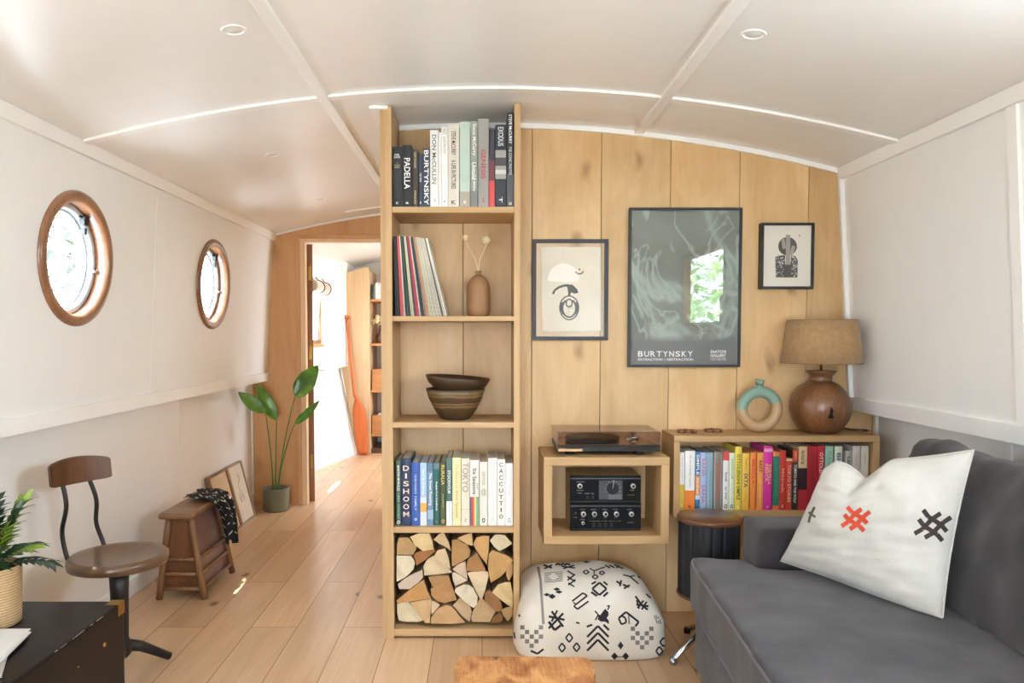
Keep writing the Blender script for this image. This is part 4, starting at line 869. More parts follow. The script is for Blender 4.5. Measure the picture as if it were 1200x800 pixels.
# ------------------------------------------------------------------ two hi-fi units in the cube shelf
def hifi(name, label, z0, px0, px1, py0, py1, yf, d, kind):
    xa, xb = P(px0, py1, Y=yf).x, P(px1, py1, Y=yf).x; h = P(700, py0, Y=yf).z-P(700, py1, Y=yf).z; z1 = z0+h; w = xb-xa
    t = thing(name, label, 'hi-fi unit', ((xa+xb)/2, yf+d/2, z0))
    b = NB(); bx(b, xa+.002, xb-.002, yf+.012, yf+d, z0+.004, z1, bev=.002); obj('case', b, M('a38c68', .5, vary=.08), t)
    b = NB(); bx(b, xa, xb, yf, yf+.012, z0+.003, z1, bev=.0015); bx(b, xa+.003, xb-.003, yf-.001, yf, z0+.007, z0+.0085, 1); bx(b, xa+.002, xb-.002, yf-.0012, yf, z1-.0125, z1-.0085, 1)
    X = lambda f: xa+w*f
    Z = lambda f: z0+h*f
    ln = lambda s, fx, fz, fw, fh, mi=2: letters(b, s, (X(fx), yf-.0006, Z(fz)), (1, 0, 0), (0, 0, 1), w*fw, h*fh, mi)
    if kind == 'tuner':
        ln('INDICATOR', .09, .77, .12, .03); ln('SELECTOR', .095, .46, .09, .03); ln('STEREO', .105, .36, .06, .03)
        ln('MODE', .21, .34, .06, .035); ln('MUTE', .29, .34, .05, .03); ln('TUNE', .84, .46, .06, .03); ln('solid state', .81, .29, .1, .05, 3)
        for fx in (.23, .305): bx(b, X(fx), X(fx)+.009, yf-.003, yf, Z(.16), Z(.27), 4)
    else:
        for fx, s in ((.15, 'INPUT'), (.3, 'BASS'), (.455, 'TREBLE'), (.61, 'BALANCE'), (.8, 'VOLUME')): ln(s, fx-.005, .77, .07, .03)
        for fx in (.155, .31, .47, .62): ln('MIN MAX', fx, .48, .05, .02)
        ln('POWER', .045, .48, .05, .025); ln('PHONES', .14, .4, .07, .025); ln('LOUDNESS  FILTER  MONO  TAPE', .28, .355, .44, .02); ln('amplifier', .81, .29, .09, .045, 2)
        for fx in (.315, .4, .48, .565): bx(b, X(fx), X(fx)+.011, yf-.003, yf, Z(.14), Z(.3), 4)
    obj('front_panel', b, [M('0b0b0d', .5, spec=.15), M('6a6b70', .3, metal=.8), M('b9b8b2', .5), BRASS, M('060607', .4)], t)
    ks = ((.135, .64, .0095), (.885, .64, .0095)) if kind == 'tuner' else ((.185, .63, .0095), (.34, .63, .0095), (.495, .63, .0095), (.65, .63, .0095), (.86, .63, .0095), (.18, .3, .006))
    for fx, fz, r in ks:
        b = NB(); c = (X(fx), yf, Z(fz)); lathe(b, [(r, -.0005), (r, -.010), (r*.93, -.0115), (r*.62, -.0115)], c, 24, axis='Y', mi=0, start='open')
        lathe(b, [(r*.62, -.0115), (r*.6, -.0135), (.0005, -.0138)], c, 24, axis='Y', mi=1, start='open'); obj('knob', b, [M('d2d0ca', .35, metal=.3), BLACKM], t)
    if kind == 'tuner':
        b = NB(); bx(b, X(.405), X(.735), yf-.0018, yf-.0006, Z(.14), Z(.84)); bx(b, X(.54), X(.735), yf-.0022, yf-.0018, Z(.14), Z(.33), 2)
        c = (X(.6), yf-.0018, Z(.54)); lathe(b, [(.024, 0), (.024, -.0008)], c, 32, axis='Y', mi=1)
        for i in range(9):
            a = math.radians(-20+28*i); r0, r1 = .028, .032
            tube(b, [(c[0]+r0*math.cos(a), yf-.0022, c[2]+r0*math.sin(a)), (c[0]+r1*math.cos(a), yf-.0022, c[2]+r1*math.sin(a))], .0007, 6, mi=3)
        tube(b, [(c[0], yf-.003, c[2]), (c[0]+.005, yf-.003, c[2]+.035)], .0008, 6, mi=3)
        obj('dial', b, [M('55565a', .15, coat=.5), M('2a2d30', .2), M('6b6c70', .2), M('cfcdc4', .4)], t)
    else:
        b = NB(); lathe(b, [(.004, 0), (.004, -.004), (.002, -.006)], (X(.075), yf, Z(.65)), 12, axis='Y'); tube(b, [(X(.075), yf-.004, Z(.65)), (X(.075), yf-.012, Z(.70))], .0015, 8); obj('toggle_switch', b, STEEL, t)
    for px in (xa+.03, xb-.03):
        for py in (yf+.03, yf+d-.03):
            b = NB(); lathe(b, [(.009, 0), (.009, .0045)], (px, py, z0), 14); obj('foot', b, BLACKM, t)
    return z1
z = hifi('amplifier', 'black-fronted amplifier with a row of knobs, lower of two units in the cube shelf', CU[4]+CT+.0006, 668, 751, 593.6, 626, 2.955, .19, 'amp')
hifi('radio_tuner', 'black-fronted tuner with a round dial, stacked on the amplifier', z+.0006, 668, 751, 560.5, 592.5, 2.955, .19, 'tuner')

# ------------------------------------------------------------------ framed pictures on the partition
def picture(name, label, px0, px1, py0, py1, fw, depth, fmat, loc_py=None):
    yf = YP-.001-depth
    a, c = P(px0, py1, Y=yf), P(px1, py0, Y=yf); x0, x1, z0, z1 = a.x, c.x, a.z, c.z
    t = thing(name, label, 'picture', ((x0+x1)/2, YP-.001, z0)); yb = YP-.001
    b = NB(); bx(b, x0, x1, yf, yb, z1-fw, z1, bev=.001, seg=1); bx(b, x0, x1, yf, yb, z0, z0+fw, bev=.001, seg=1); bx(b, x0, x0+fw, yf, yb, z0+fw, z1-fw); bx(b, x1-fw, x1, yf, yb, z0+fw, z1-fw)
    obj('frame', b, fmat, t)
    b = NB(); bx(b, x0+fw, x1-fw, yf+.004, yf+.006, z0+fw, z1-fw); obj('glass', b, PICGLASS, t)
    return t, (x0+fw, x1-fw, z0+fw, z1-fw), yf, yb
INK = M('2b2320', .8); INK2 = M('55504a', .8, vary=.2)
# small floating frame with torn paper
t, (x0, x1, z0, z1), yf, yb = picture('framed_drawing', 'dark-framed ink drawing on torn cream paper between two glass sheets, beside the bookcase', 624, 713.5, 280, 398.5, .0155, .016, M('2c2a2b', .45))
Y2 = yf+.0095
b = NB(); pts = []
edge = [(634, 289.5), (650, 289), (668, 289.6), (690, 289.2), (704, 289.5), (703.6, 310), (704.2, 335), (703.7, 360), (704, 387), (690, 387.4), (681, 388.6), (665, 388), (646, 388.7), (636, 387.2), (635, 360), (634.4, 340), (635.2, 320), (634.6, 300)]
prism(b, [P(x, y, Y=Y2) for x, y in edge], (0, .0012, 0))
Y3 = Y2-.0005
mk = []
mk += stroke([(648, 344.5), (650, 340), (655, 336.5), (661, 334.5), (667, 334.5)], 2.6, 2); mk += stroke([(650, 339.5), (656, 336), (664, 333.6)], 1.6, 2)
mk += poly([(664, 333), (671, 333.5), (676.5, 339), (677.6, 343), (673, 344), (668.5, 342), (668, 346), (666, 347), (665.5, 340)])
mk += stroke(ell(667, 360.5, 11, 14, 26), 1.5, 3); mk += stroke(ell(667, 361, 8, 10.5, 22, -60, 240), 2.2, 3); mk += stroke(ell(667, 355, 3.6, 4.6, 14), 1.6, 2)
mk += stroke([(658.5, 354), (657.5, 361), (660, 368)], 2.4, 2); mk += stroke([(675.5, 354), (677, 361), (674, 368)], 2.4, 2); mk += stroke(ell(679, 317, 4.6, 3.8, 12, 10, 170), 1.6, 2); mk += poly(ell(679, 315.6, 1.1, 1.1, 8)[:-1])
for i in range(10): a = random.uniform(0, 6.28); r = random.uniform(1, 5); mk += stroke([(667+r*math.cos(a), 362+r*math.sin(a)*1.2), (667.6+r*math.cos(a), 363+r*math.sin(a)*1.2)], .7)
lay_on_plane(b, mk, Y3, 1)
obj('paper', b, [M('e4d9c3', .85, vary=.04), INK], t)
b = NB(); bx(b, x0, x1, yf+.0115, yf+.013, z0, z1); obj('back_glass', b, PICGLASS, t)
# tall poster
t, (x0, x1, z0, z1), yf, yb = picture('framed_poster', 'tall black-framed grey green poster with white lettering along its foot', 736.2, 870.5, 243, 430, .0105, .024, M('1c1d20', .4))
m, n, l, bs = newmat('poster_art'); bs.inputs['Roughness'].default_value = .6
tc = n.new('ShaderNodeTexCoord'); mp = n.new('ShaderNodeMapping'); mp.inputs['Scale'].default_value = (2.2, 1, 1.7); mp.inputs['Rotation'].default_value = (0, .6, 0); l.new(tc.outputs['Object'], mp.inputs[0])
n1 = n.new('ShaderNodeTexNoise'); n1.inputs['Scale'].default_value = 1.0; n1.inputs['Detail'].default_value = 3; n1.inputs['Distortion'].default_value = 1.8; l.new(mp.outputs[0], n1.inputs['Vector'])
rp = n.new('ShaderNodeValToRGB'); e = rp.color_ramp.elements; e[0].position = .3; e[0].color = lin('4a504a'); e[1].position = .75; e[1].color = lin('96a49c')
x = e.new(.5); x.color = lin('6f776d'); x = e.new(.56); x.color = lin('95a49b'); x = e.new(.6); x.color = lin('78827a')
l.new(n1.outputs['Fac'], rp.inputs['Fac'])
n2 = n.new('ShaderNodeTexNoise'); n2.inputs['Scale'].default_value = 1.5; n2.inputs['Detail'].default_value = 3; n2.inputs['Distortion'].default_value = 2.4; l.new(mp.outputs[0], n2.inputs['Vector'])
r2 = n.new('ShaderNodeValToRGB'); e = r2.color_ramp.elements; e[0].position = .46; e[0].color = (0, 0, 0, 1); e[1].position = .54; e[1].color = (0, 0, 0, 1); x = e.new(.5); x.color = (.75, .75, .75, 1); l.new(n2.outputs['Fac'], r2.inputs['Fac'])
mx = n.new('ShaderNodeMix'); mx.data_type = 'RGBA'; l.new(r2.outputs['Color'], mx.inputs[0]); l.new(rp.outputs['Color'], mx.inputs[6]); mx.inputs[7].default_value = lin('9fada4')
# plain grey band at the foot
sx = n.new('ShaderNodeSeparateXYZ'); l.new(tc.outputs['Object'], sx.inputs[0]); mr = n.new('ShaderNodeMapRange'); mr.inputs['From Min'].default_value = .105; mr.inputs['From Max'].default_value = .135; l.new(sx.outputs['Z'], mr.inputs['Value'])
m2 = n.new('ShaderNodeMix'); m2.data_type = 'RGBA'; l.new(mr.outputs[0], m2.inputs[0]); m2.inputs[6].default_value = lin('5a5c5a'); l.new(mx.outputs[2], m2.inputs[7]); l.new(m2.outputs[2], bs.inputs['Base Color'])
Y2 = yf+.0085
b = NB(); bx(b, x0, x1, Y2, Y2+.002, z0, z1)
def pxtext(s, ax, ay, bx_, by, Y, mi, bold=.012):
    a = P(ax, by, Y=Y); c = P(bx_, ay, Y=Y); letters(b, s, a, (1, 0, 0), (0, 0, 1), c.x-a.x, c.z-a.z, mi, bold)
Y3 = Y2-.0006
for i, ch in enumerate('BURTYNSKY'):
    ax = 747.6+i*7.3; pxtext(ch, ax, 411.2, ax+5.9, 417.8, Y3, 1, .02)
pxtext('EXTRACTION / ABSTRACTION', 747.6, 419.6, 812.3, 422.4, Y3, 1, .02)
pxtext('SAATCHI', 832.5, 410.2, 850.8, 413.6, Y3, 1, .025); pxtext('GALLERY', 832.5, 414.6, 850.8, 417.9, Y3, 1, .025); pxtext('14 FEB - 6 MAY 2024', 832.5, 420.6, 850.8, 422, Y3, 1, .01)
lay_on_plane(b, stroke([(832.5, 419.2), (850.8, 419.2)], .4, 20), Y3, 1)
obj('poster', b, [m, M('e6e6e2', .7)], t)
# small box frame
t, (x0, x1, z0, z1), yf, yb = picture('framed_print', 'small black box-framed print of a patterned pot, above the lamp', 891.5, 955, 260.8, 338.3, .0105, .034, M('161516', .4))
Y2 = yf+.009; Y3 = Y2-.0005
b = NB(); bx(b, x0, x1, Y2, Y2+.002, z0, z1)
mk = poly(ell(923, 288.5, 11, 10.8, 24)[:-1]); lay_on_plane(b, mk, Y3, 1)
lay_on_plane(b, stroke([(923.6, 275), (923.3, 310)], 5.2, 40), Y3-.0004, 2)
lay_on_plane(b, stroke([(917.5, 280), (919, 291.5)], 4, 20)+stroke([(930, 288), (927.5, 298)], 4, 20), Y3-.0003, 2)
lay_on_plane(b, poly([(908.5, 301), (914, 299.2), (920, 299), (920, 310), (917, 324.8), (909, 325)])+poly([(927, 299), (932, 300), (935, 305), (934.5, 325), (926.5, 325), (926, 312)])+poly([(919.5, 310), (926.5, 310), (928, 325), (917, 325)]), Y3, 1)
rs = random.Random(3); sp = []
for i in range(130):
    u, v = rs.uniform(908.8, 934.6), rs.uniform(301, 324.5)
    if 917.5 < u < 927.5 and v > 308: continue
    if abs(u-923.5) < 3.2: continue
    a = .9 if u < 921 else -.9; sp += stroke([(u, v), (u+.9*a, v-.9)], .75)
lay_on_plane(b, sp, Y3-.0004, 0); lay_on_plane(b, poly(ell(937, 276, 1.3, 1.6, 8)[:-1]), Y3, 3)
obj('paper', b, [M('e8e2d4', .85, vary=.02), M('4a4642', .8, vary=.15), M('a49c8e', .8), M('dba79c', .8)], t)

# ------------------------------------------------------------------ lamp, ring vase and beads on the low shelf
zs = LO[5]+.0006
c = P(961.5, 506, Z=zs+.012); c = Vector((P(961.5, 470, Y=3.068).x, 3.068, zs))
S_ = c.y/870
t = thing('table_lamp', 'table lamp with a round turned wooden base and burlap shade', 'lamp', tuple(c))
hz = lambda py: P(961.5, py, Y=c.y).z-zs
hb, hn = hz(458), hz(433)
prof = [(.0, 0), (.055, 0), (.062, .004)]
H = hz(440); R = 33.8*S_
for i in range(1, 15):
    a = -1.05+i*(2.15/14); prof.append((max(.045, R*math.cos(a)), .104+.118*math.sin(a)))
top = prof[-1]; z0 = top[1]
prof += [(.043, z0+.004), (.0415, z0+.012), (.0445, z0+.016), (.0415, z0+.020), (.043, z0+.026), (.058, z0+.041), (.062, z0+.045), (.058, z0+.048), (.03, z0+.049), (.012, z0+.049)]
LAMPW = wood('lamp_wood', '50301a', '966640', 'Z', 8, 3, .33, coat=.35, knots=.7, knotscale=9, knotcol='2a150a')
b = NB(); lathe(b, prof, c, 56); ba = obj('base', b, LAMPW, t)
b = NB(); bb = NB(); bb.from_mesh(ba.data); bmesh.ops.translate(bb, verts=bb.verts, vec=c)
crack = poly([(973.5, 476), (976.5, 480), (976.8, 490), (972.5, 490.5), (970, 489), (972.5, 484)])
n0 = len(bb.verts); lay_on_surface(bb, crack, 1, .0008); tags = [f for f in bb.faces if f.tag]
for f in tags: b.faces.new([b.verts.new(v.co) for v in f.verts])
bb.free(); obj('knot_hole', b, M('140c08', .9), ba)
zt_ = z0+.049
sz0, sz1 = hz(425.5), hz(374.5); r0, r1 = 44.5*S_, 38*S_
b = NB(); tube(b, [c+Vector((0, 0, zt_)), c+Vector((0, 0, sz0+.06))], .006, 12); tube(b, [c+Vector((0, 0, sz0+.06)), c+Vector((0, 0, sz0+.1))], .015, 14); obj('lamp_holder', b, BRASS, t)
BURLAP = fabric('burlap', 'a5835b', 'b29069', weave=420, bump=.6, cloud=60)
b = NB(); lathe(b, [(r0, sz0), (r0+.0015, sz0), ((r0+r1)/2+.0015, (sz0+sz1)/2), (r1+.0015, sz1), (r1, sz1), ((r0+r1)/2, (sz0+sz1)/2), (r0, sz0)], c, 64, start='open'); sh = obj('lamp_shade', b, BURLAP, t)
b = NB(); tube(b, [c+Vector((r0*math.cos(a), r0*math.sin(a), sz0+.002)) for a in [2*math.pi*i/48 for i in range(48)]], .0022, 6, closed=True)
tube(b, [c+Vector((r1*math.cos(a), r1*math.sin(a), sz1-.002)) for a in [2*math.pi*i/48 for i in range(48)]], .0022, 6, closed=True)
for i in range(3):
    a = 2*math.pi*i/3+.3; tube(b, [c+Vector((.012*math.cos(a), .012*math.sin(a), sz0+.09)), c+Vector((r1*math.cos(a), r1*math.sin(a), sz1-.004))], .0015, 6)
obj('rim_wire', b, M('8a6e48', .7), sh)
b = NB(); cp = []
e0 = c+Vector((.058, .02, .01))
for i in range(17):
    f = i/16; cp.append((e0.x+.17*f, 3.11+.03*math.sin(f*3), zs+.0035+.014*math.sin(min(1, f*1.6)*math.pi)*(1-f)))
cp += [(LO[1]+.012, 3.125, zs-.004), (LO[1]+.018, 3.125, zs-.06), (LO[1]+.02, 3.13, zs-.3)]
tube(b, [e0+Vector((-.01, 0, .004))]+cp, .0026, 8); obj('cord', b, BLACKM, t)

# ring shaped vase, glazed green above and sandy below
yv = 3.07; rc_ = P(889.8, 481, Y=yv); rt = 6.6*yv/870; rm = 20.6*yv/870; zr = zs+rm+rt; rx = rc_.x
m, n, l, bs = newmat('two_tone_glaze'); bs.inputs['Roughness'].default_value = .45; bs.inputs['Coat Weight'].default_value = .15
tc = n.new('ShaderNodeTexCoord'); sx = n.new('ShaderNodeSeparateXYZ'); l.new(tc.outputs['Object'], sx.inputs[0])
nz = n.new('ShaderNodeTexNoise'); nz.inputs['Scale'].default_value = 14; l.new(tc.outputs['Object'], nz.inputs['Vector'])
ma = n.new('ShaderNodeMath'); ma.operation = 'MULTIPLY_ADD'; ma.inputs[1].default_value = .02; l.new(nz.outputs['Fac'], ma.inputs[0]); l.new(sx.outputs['Z'], ma.inputs[2])
# glaze line falls towards the left
mb = n.new('ShaderNodeMath'); mb.operation = 'MULTIPLY_ADD'; mb.inputs[1].default_value = -.17; l.new(sx.outputs['X'], mb.inputs[0]); l.new(ma.outputs[0], mb.inputs[2])
mr = n.new('ShaderNodeMapRange'); mr.inputs['From Min'].default_value = rm+rt+.022; mr.inputs['From Max'].default_value = rm+rt+.030; l.new(mb.outputs[0], mr.inputs['Value'])
mx = n.new('ShaderNodeMix'); mx.data_type = 'RGBA'; l.new(mr.outputs[0], mx.inputs[0]); mx.inputs[6].default_value = lin('b89870'); mx.inputs[7].default_value = lin('82a090'); l.new(mx.outputs[2], bs.inputs['Base Color'])
b = NB(); tube(b, [(rx+rm*math.sin(a), yv, zr+rm*math.cos(a)) for a in [2*math.pi*i/48 for i in range(48)]], rt, 20, closed=True)
ztop = P(890, 445, Y=yv).z
lathe(b, [(.020, zr+rm-.002), (.0155, zr+rm+rt-.002), (.0135, zr+rm+rt+.01), (.0135, ztop-.018), (.0165, ztop-.014), (.018, ztop-.008), (.018, ztop), (.014, ztop), (.012, ztop-.02), (.0, ztop-.02)], (rx, yv, 0), 28, start='open')
o = obj('ring_vase', b, m, loc=(rx, yv, zs)); tag(o, 'ring-shaped ceramic vase, green above and sand below, beside the lamp', 'vase')
def beads(px, py, ang, label, r, n):
    p = P(px, py, Z=zs+.004); t = thing('bead_bracelet', label, 'bracelet', (p.x, p.y, zs), 'wooden bead bracelets on the low shelf')
    cols = ['8a5a34', 'a8784c', '5d3a22']
    b = NB()
    for i in range(n):
        a = 2*math.pi*i/n; q = Vector((p.x+r*math.cos(a)*1.0, p.y+r*.85*math.sin(a), zs+.0062))
        v = bmesh.ops.create_uvsphere(b, u_segments=10, v_segments=7, radius=.0060, matrix=Matrix.Translation(q))['verts']
        for f in {f for x in v for f in x.link_faces}: f.material_index = i*7 % 3; f.smooth = True
    obj('beads', b, [M(x, .4) for x in cols], t)
beads(805, 505.6, 0, 'ring of brown wooden beads near the open end of the low shelf', .036, 21)
beads(836, 504.6, 0, 'ring of darker wooden beads nearer the ring-shaped vase', .034, 20)

# ------------------------------------------------------------------ vase and bowls in the bookcase
yv = 3.03; z0 = SHELFZ[1]+.0006; pv = P(560.5, 350, Y=yv); k = yv/870
t = thing('wooden_vase', 'tan capsule-shaped vase with two dried flower heads beside the records', 'vase', (pv.x, yv, z0))
zt2 = P(560, 317.5, Y=yv).z-z0; R = 13.8*k
prof = [(0, 0), (R*.72, 0), (R*.9, .008), (R, .03), (R, .105)]
zz = P(560, 322, Y=yv).z-z0
for i in range(1, 8):
    a = i/8*math.pi/2; prof.append((max(.0115, R*math.cos(a)), .105+(zz-.105)*math.sin(a)))
prof += [(.0105, zz+.002), (.0105, zz+.007), (.013, zt2-.003), (.013, zt2), (.0095, zt2), (.0085, zz-.01), (0, zz-.012)]
b = NB(); lathe(b, prof, (pv.x, yv, z0), 40, start='open'); obj('body', b, wood('vase_wood', '8c6543', 'a97f57', 'Z', 10, 2, .55), t)
STEM = M('e3d2aa', .8); HEAD = M('e8d3aa', .9, bump=.8, bscale=400)
for hx, hy, r in ((545.6, 278.2, 3.9), (570, 281, 5.6)):
    p0 = Vector((pv.x, yv, z0+zt2-.03)); p1 = P(hx, hy+r, Y=yv-.005); mid = P(560.5+(hx-560.5)*.25, 303, Y=yv)
    b = NB(); tube(b, [p0, p0+Vector((0, 0, .03)), mid, (mid+p1)/2+Vector(((p1-mid).x*.08, 0, 0)), p1], .0019, 6); s = obj('stem', b, STEM, t)
    b = NB(); q = P(hx, hy, Y=yv-.005); bmesh.ops.create_icosphere(b, subdivisions=3, radius=r*k, matrix=Matrix.Translation(q))
    for v in b.verts: v.co = q+(v.co-q)*(1+.10*mnoise.noise(v.co*160))
    if r > 5: lathe(b, [(.003, r*k*.9), (.002, r*k*1.15), (.006, r*k*1.4), (.0, r*k*1.25)], q, 10)
    obj('flower_head', b, HEAD, s, smooth=True)
def bowlmat(name, bands):
    m, n, l, b = newmat(name); b.inputs['Roughness'].default_value = .55
    tc = n.new('ShaderNodeTexCoord'); sx = n.new('ShaderNodeSeparateXYZ'); l.new(tc.outputs['Object'], sx.inputs[0])
    nz = n.new('ShaderNodeTexNoise'); nz.inputs['Scale'].default_value = 22; nz.inputs['Detail'].default_value = 5; l.new(tc.outputs['Object'], nz.inputs['Vector'])
    ma = n.new('ShaderNodeMath'); ma.operation = 'MULTIPLY_ADD'; ma.inputs[1].default_value = .012; l.new(nz.outputs['Fac'], ma.inputs[0]); l.new(sx.outputs['Z'], ma.inputs[2])
    mr = n.new('ShaderNodeMapRange'); mr.inputs['From Max'].default_value = .18; l.new(ma.outputs[0], mr.inputs['Value'])
    rp = n.new('ShaderNodeValToRGB'); rp.color_ramp.interpolation = 'LINEAR'; e = rp.color_ramp.elements
    while len(e) < len(bands): e.new(.5)
    for i, (p, c) in enumerate(bands): e[i].position = p; e[i].color = lin(c)
    l.new(mr.outputs[0], rp.inputs['Fac'])
    mx = n.new('ShaderNodeMix'); mx.data_type = 'RGBA'; mx.blend_type = 'MULTIPLY'; mx.inputs[0].default_value = .5; l.new(rp.outputs['Color'], mx.inputs[6]); l.new(nz.outputs['Color'], mx.inputs[7])
    hs = n.new('ShaderNodeHueSaturation'); hs.inputs['Value'].default_value = 1.05; hs.inputs['Saturation'].default_value = 1.1; l.new(mx.outputs[2], hs.inputs['Color']); l.new(hs.outputs['Color'], b.inputs['Base Color']); return m
yv = 2.995; k = yv/870; z0 = SHELFZ[2]+.0006; pb_ = P(533.5, 480, Y=yv)
def bowl(nm, label, prof, c, tilt, mat, zl):
    b = NB(); lathe(b, prof, (0, 0, 0), 56, start='open')
    for v in b.verts:
        a = math.atan2(v.co.y, v.co.x); s = 1+.006*math.sin(3*a+1)+.004*math.sin(5*a); v.co.x *= s; v.co.y *= s
    bmesh.ops.transform(b, matrix=Matrix.Translation(c) @ Matrix.Rotation(tilt, 4, 'Y'), verts=b.verts)
    o = obj(nm, b, mat, loc=(c[0], c[1], zl)); tag(o, label, 'bowl', 'carved wooden bowls in the bookcase')
bowl('wooden_bowl', 'striped dark wooden bowl, the lower and outer of the nested pair', [(0, 0), (.052, 0), (.062, .006), (.085, .04), (.107, .082), (.1195, .122), (.117, .124), (.112, .12), (.098, .08), (.075, .042), (.05, .03), (0, .028)], (pb_.x, yv, z0), 0, bowlmat('striped_bowl', [(0, '4a3826'), (.3, '54402a'), (.345, '9a8058'), (.375, '5a4430'), (.41, 'a08660'), (.43, '4e3a28'), (.54, '5b4531'), (.57, '94794f'), (.6, '5a4630'), (.64, '8a7048'), (.7, '3c2c1e')]), z0)
bowl('wooden_bowl', 'dark brown wooden bowl tilted inside the striped bowl', [(0, 0), (.045, 0), (.066, .018), (.085, .04), (.096, .062), (.099, .07), (.118, .086), (.131, .112), (.1285, .115), (.124, .11), (.1, .076), (.07, .03), (0, .016)], (pb_.x+.002, yv, z0+.057), math.radians(4), bowlmat('dark_bowl', [(0, '3a2a1c'), (.3, '3f2f20'), (.42, '2e2219'), (.5, '46341f')]), z0)
# ------------------------------------------------------------------ sofa along the right side
SOFA = fabric('grey_linen', '2a2729', '484345', weave=700, bump=.5, cloud=5.5, sheen=.25)
def SP(u, v, z): return Vector((.688-.079*u+.997*v, 2.347-.997*u-.079*v, z))
def uvprism(b, pts, z0, z1): prism(b, [SP(u, v, z0) for u, v in pts], (0, 0, z1-z0))
t = thing('sofa', 'charcoal grey fabric sofa along the white wall with a white cushion on it', 'sofa', tuple(SP(.7, .45, 0)))
UE = 1.55
b = NB(); uvprism(b, [(-.125, .0), (-.125, .20), (-.01, .20), (-.01, .64), (UE, .64), (UE, .20), (UE+.12, .20), (UE+.12, .0)], .285, .455)
def crown(co):
    # springy top: fuller in the middle
    r = co-SP(0, 0, 0); u = -(r.x*.079+r.y*.997); v = r.x*.997-r.y*.079
    f = max(0, min(1, (v+.0)/.16))*max(0, min(1, (u+.12)/.3))
    if co.z > .37: co.z += .018*f*f*(3-2*f)
    return co
b = soften(b, .016, 7, .004, 5, crown); seat = obj('seat_cushion', b, SOFA, t)
b = NB(); pip = []
pl = [(UE+.1, .012), (1.2, .004), (.8, .002), (.4, .002), (.1, .002), (-.06, .006), (-.108, .022), (-.118, .06), (-.118, .15), (-.112, .185)]
bb = NB(); bb.from_mesh(seat.data); w_ = wm(seat)
for v in bb.verts: v.co = w_ @ v.co
bv = BVHTree.FromBMesh(bb)
for zz in (.437, .303):
    path = []
    for (u0, v0), (u1, v1) in zip(pl, pl[1:]):
        for i in range(6): path.append(SP(u0+(u1-u0)*i/6, v0+(v1-v0)*i/6, zz))
    pp = []
    for q in path:
        h = bv.find_nearest(q)[0]; pp.append(h)
    tube(b, pp, .0042, 6)
bb.free()
obj('piping', b, fabric('grey_piping', '5a585d', '68666b', weave=700, bump=.2), seat)
b = NB(); uvprism(b, [(-.105, .015), (-.105, .19), (-.02, .19), (-.02, .62), (UE, .62), (UE+.1, .19), (UE+.1, .015)], .075, .288); b = soften(b, .018, 3, .002, 4); obj('base', b, SOFA, t)
for u in (-.02, UE-.08):
    for v in (.06, .5):
        b = NB(); q = SP(u, v, 0); lathe(b, [(.016, 0), (.024, .085)], q, 16); obj('leg', b, DARKWOOD, t)
for u0, u1 in ((-.225, -.02), (UE+.01, UE+.215)):
    b = NB(); uvprism(b, [(u0, .195), (u0, .80), (u1, .80), (u1, .195)], .09, .578); b = soften(b, .018, 9, .004, 6); obj('arm', b, SOFA, t)
# back: upright frame and a fat loose cushion
b = NB(); pr = [(.70, .1), (.86, .1), (.875, .74), (.79, .83), (.72, .78)]
prism(b, [SP(-.20, v, z) for v, z in pr], SP(UE+.2, 0, 0)-SP(-.2, 0, 0)); b = soften(b, .02, 7, .004, 4); obj('back_frame', b, SOFA, t)
for u0, u1 in ((-.10, .77), (.785, UE+.0)):
    b = NB(); pr = [(.575, .466), (.70, .466), (.80, .80), (.765, .875), (.70, .862), (.62, .70)]
    prism(b, [SP(u0, v, z) for v, z in pr], SP(u1, 0, 0)-SP(u0, 0, 0)); b = soften(b, .018, 9, .014, 5.5); obj('back_cushion', b, SOFA, t)

# white cushion leaning on the sofa back
BL, BR = P(915, 657, Y=2.30), P(1104, 733, Y=1.86)
TR, TL = P(1141, 527, Y=1.955), P(969, 541, Y=2.23)
LIN = fabric('white_linen', 'bdb9b0', 'ccc8bf', weave=500, bump=.5, cloud=8, sheen=.1)
nrm = ((BR-BL).cross(TL-BL)).normalized()
if nrm.x > 0: nrm = -nrm
def pil(s, q, side):
    a, c = s*2-1, q*2-1
    # edges pull in between the corners
    pin = .05
    s2 = s+ (-(a)*pin*(1-c*c))*.5*(1 if abs(a) > 0 else 0)
    q2 = q+ (-(c)*pin*(1-a*a))*.5
    p = (BL*(1-s2)+BR*s2)*(1-q2)+(TL*(1-s2)+TR*s2)*q2
    # chopped dip in the top edge
    dv = max(0, 1-abs(s-.37)/(.30 if s < .37 else .14)); dip = dv*dv*(1.6-.6*dv)*q**3*.062; up = (TL-BL).normalized(); p = p-up*dip
    rc2 = max(0, 1-s/.1)**2*max(0, (q-.9)/.1)**2; p = p-up*.015*rc2+(BR-BL).normalized()*.012*rc2
    f = max(0, (1-abs(a)**2.6))*max(0, (1-abs(c)**2.6)); th = .078*f**.55
    wr_ = .0075*mnoise.noise(Vector((s*3+q*6, q*14-s*4, side*7)))*min(1, f*3)+.004*mnoise.noise(Vector((s*5, q*5, side*3)))*min(1, f*3)+.0025*mnoise.noise(Vector((s*14, q*9, side*3)))*min(1, f*3)
    dent = -.03*math.exp(-((s-.37)/.1)**2)*max(0, (q-.72)/.28)
    return p+nrm*(side*(th+wr_+dent*min(1, f*4)))
b = NB(); n = 56
A = grid(b, lambda s, q: pil(s, q, 1), n, n); B_ = grid(b, lambda s, q: pil(s, q, -1), n, n)
bmesh.ops.remove_doubles(b, verts=b.verts, dist=.0004)
bmesh.ops.recalc_face_normals(b, faces=b.faces)
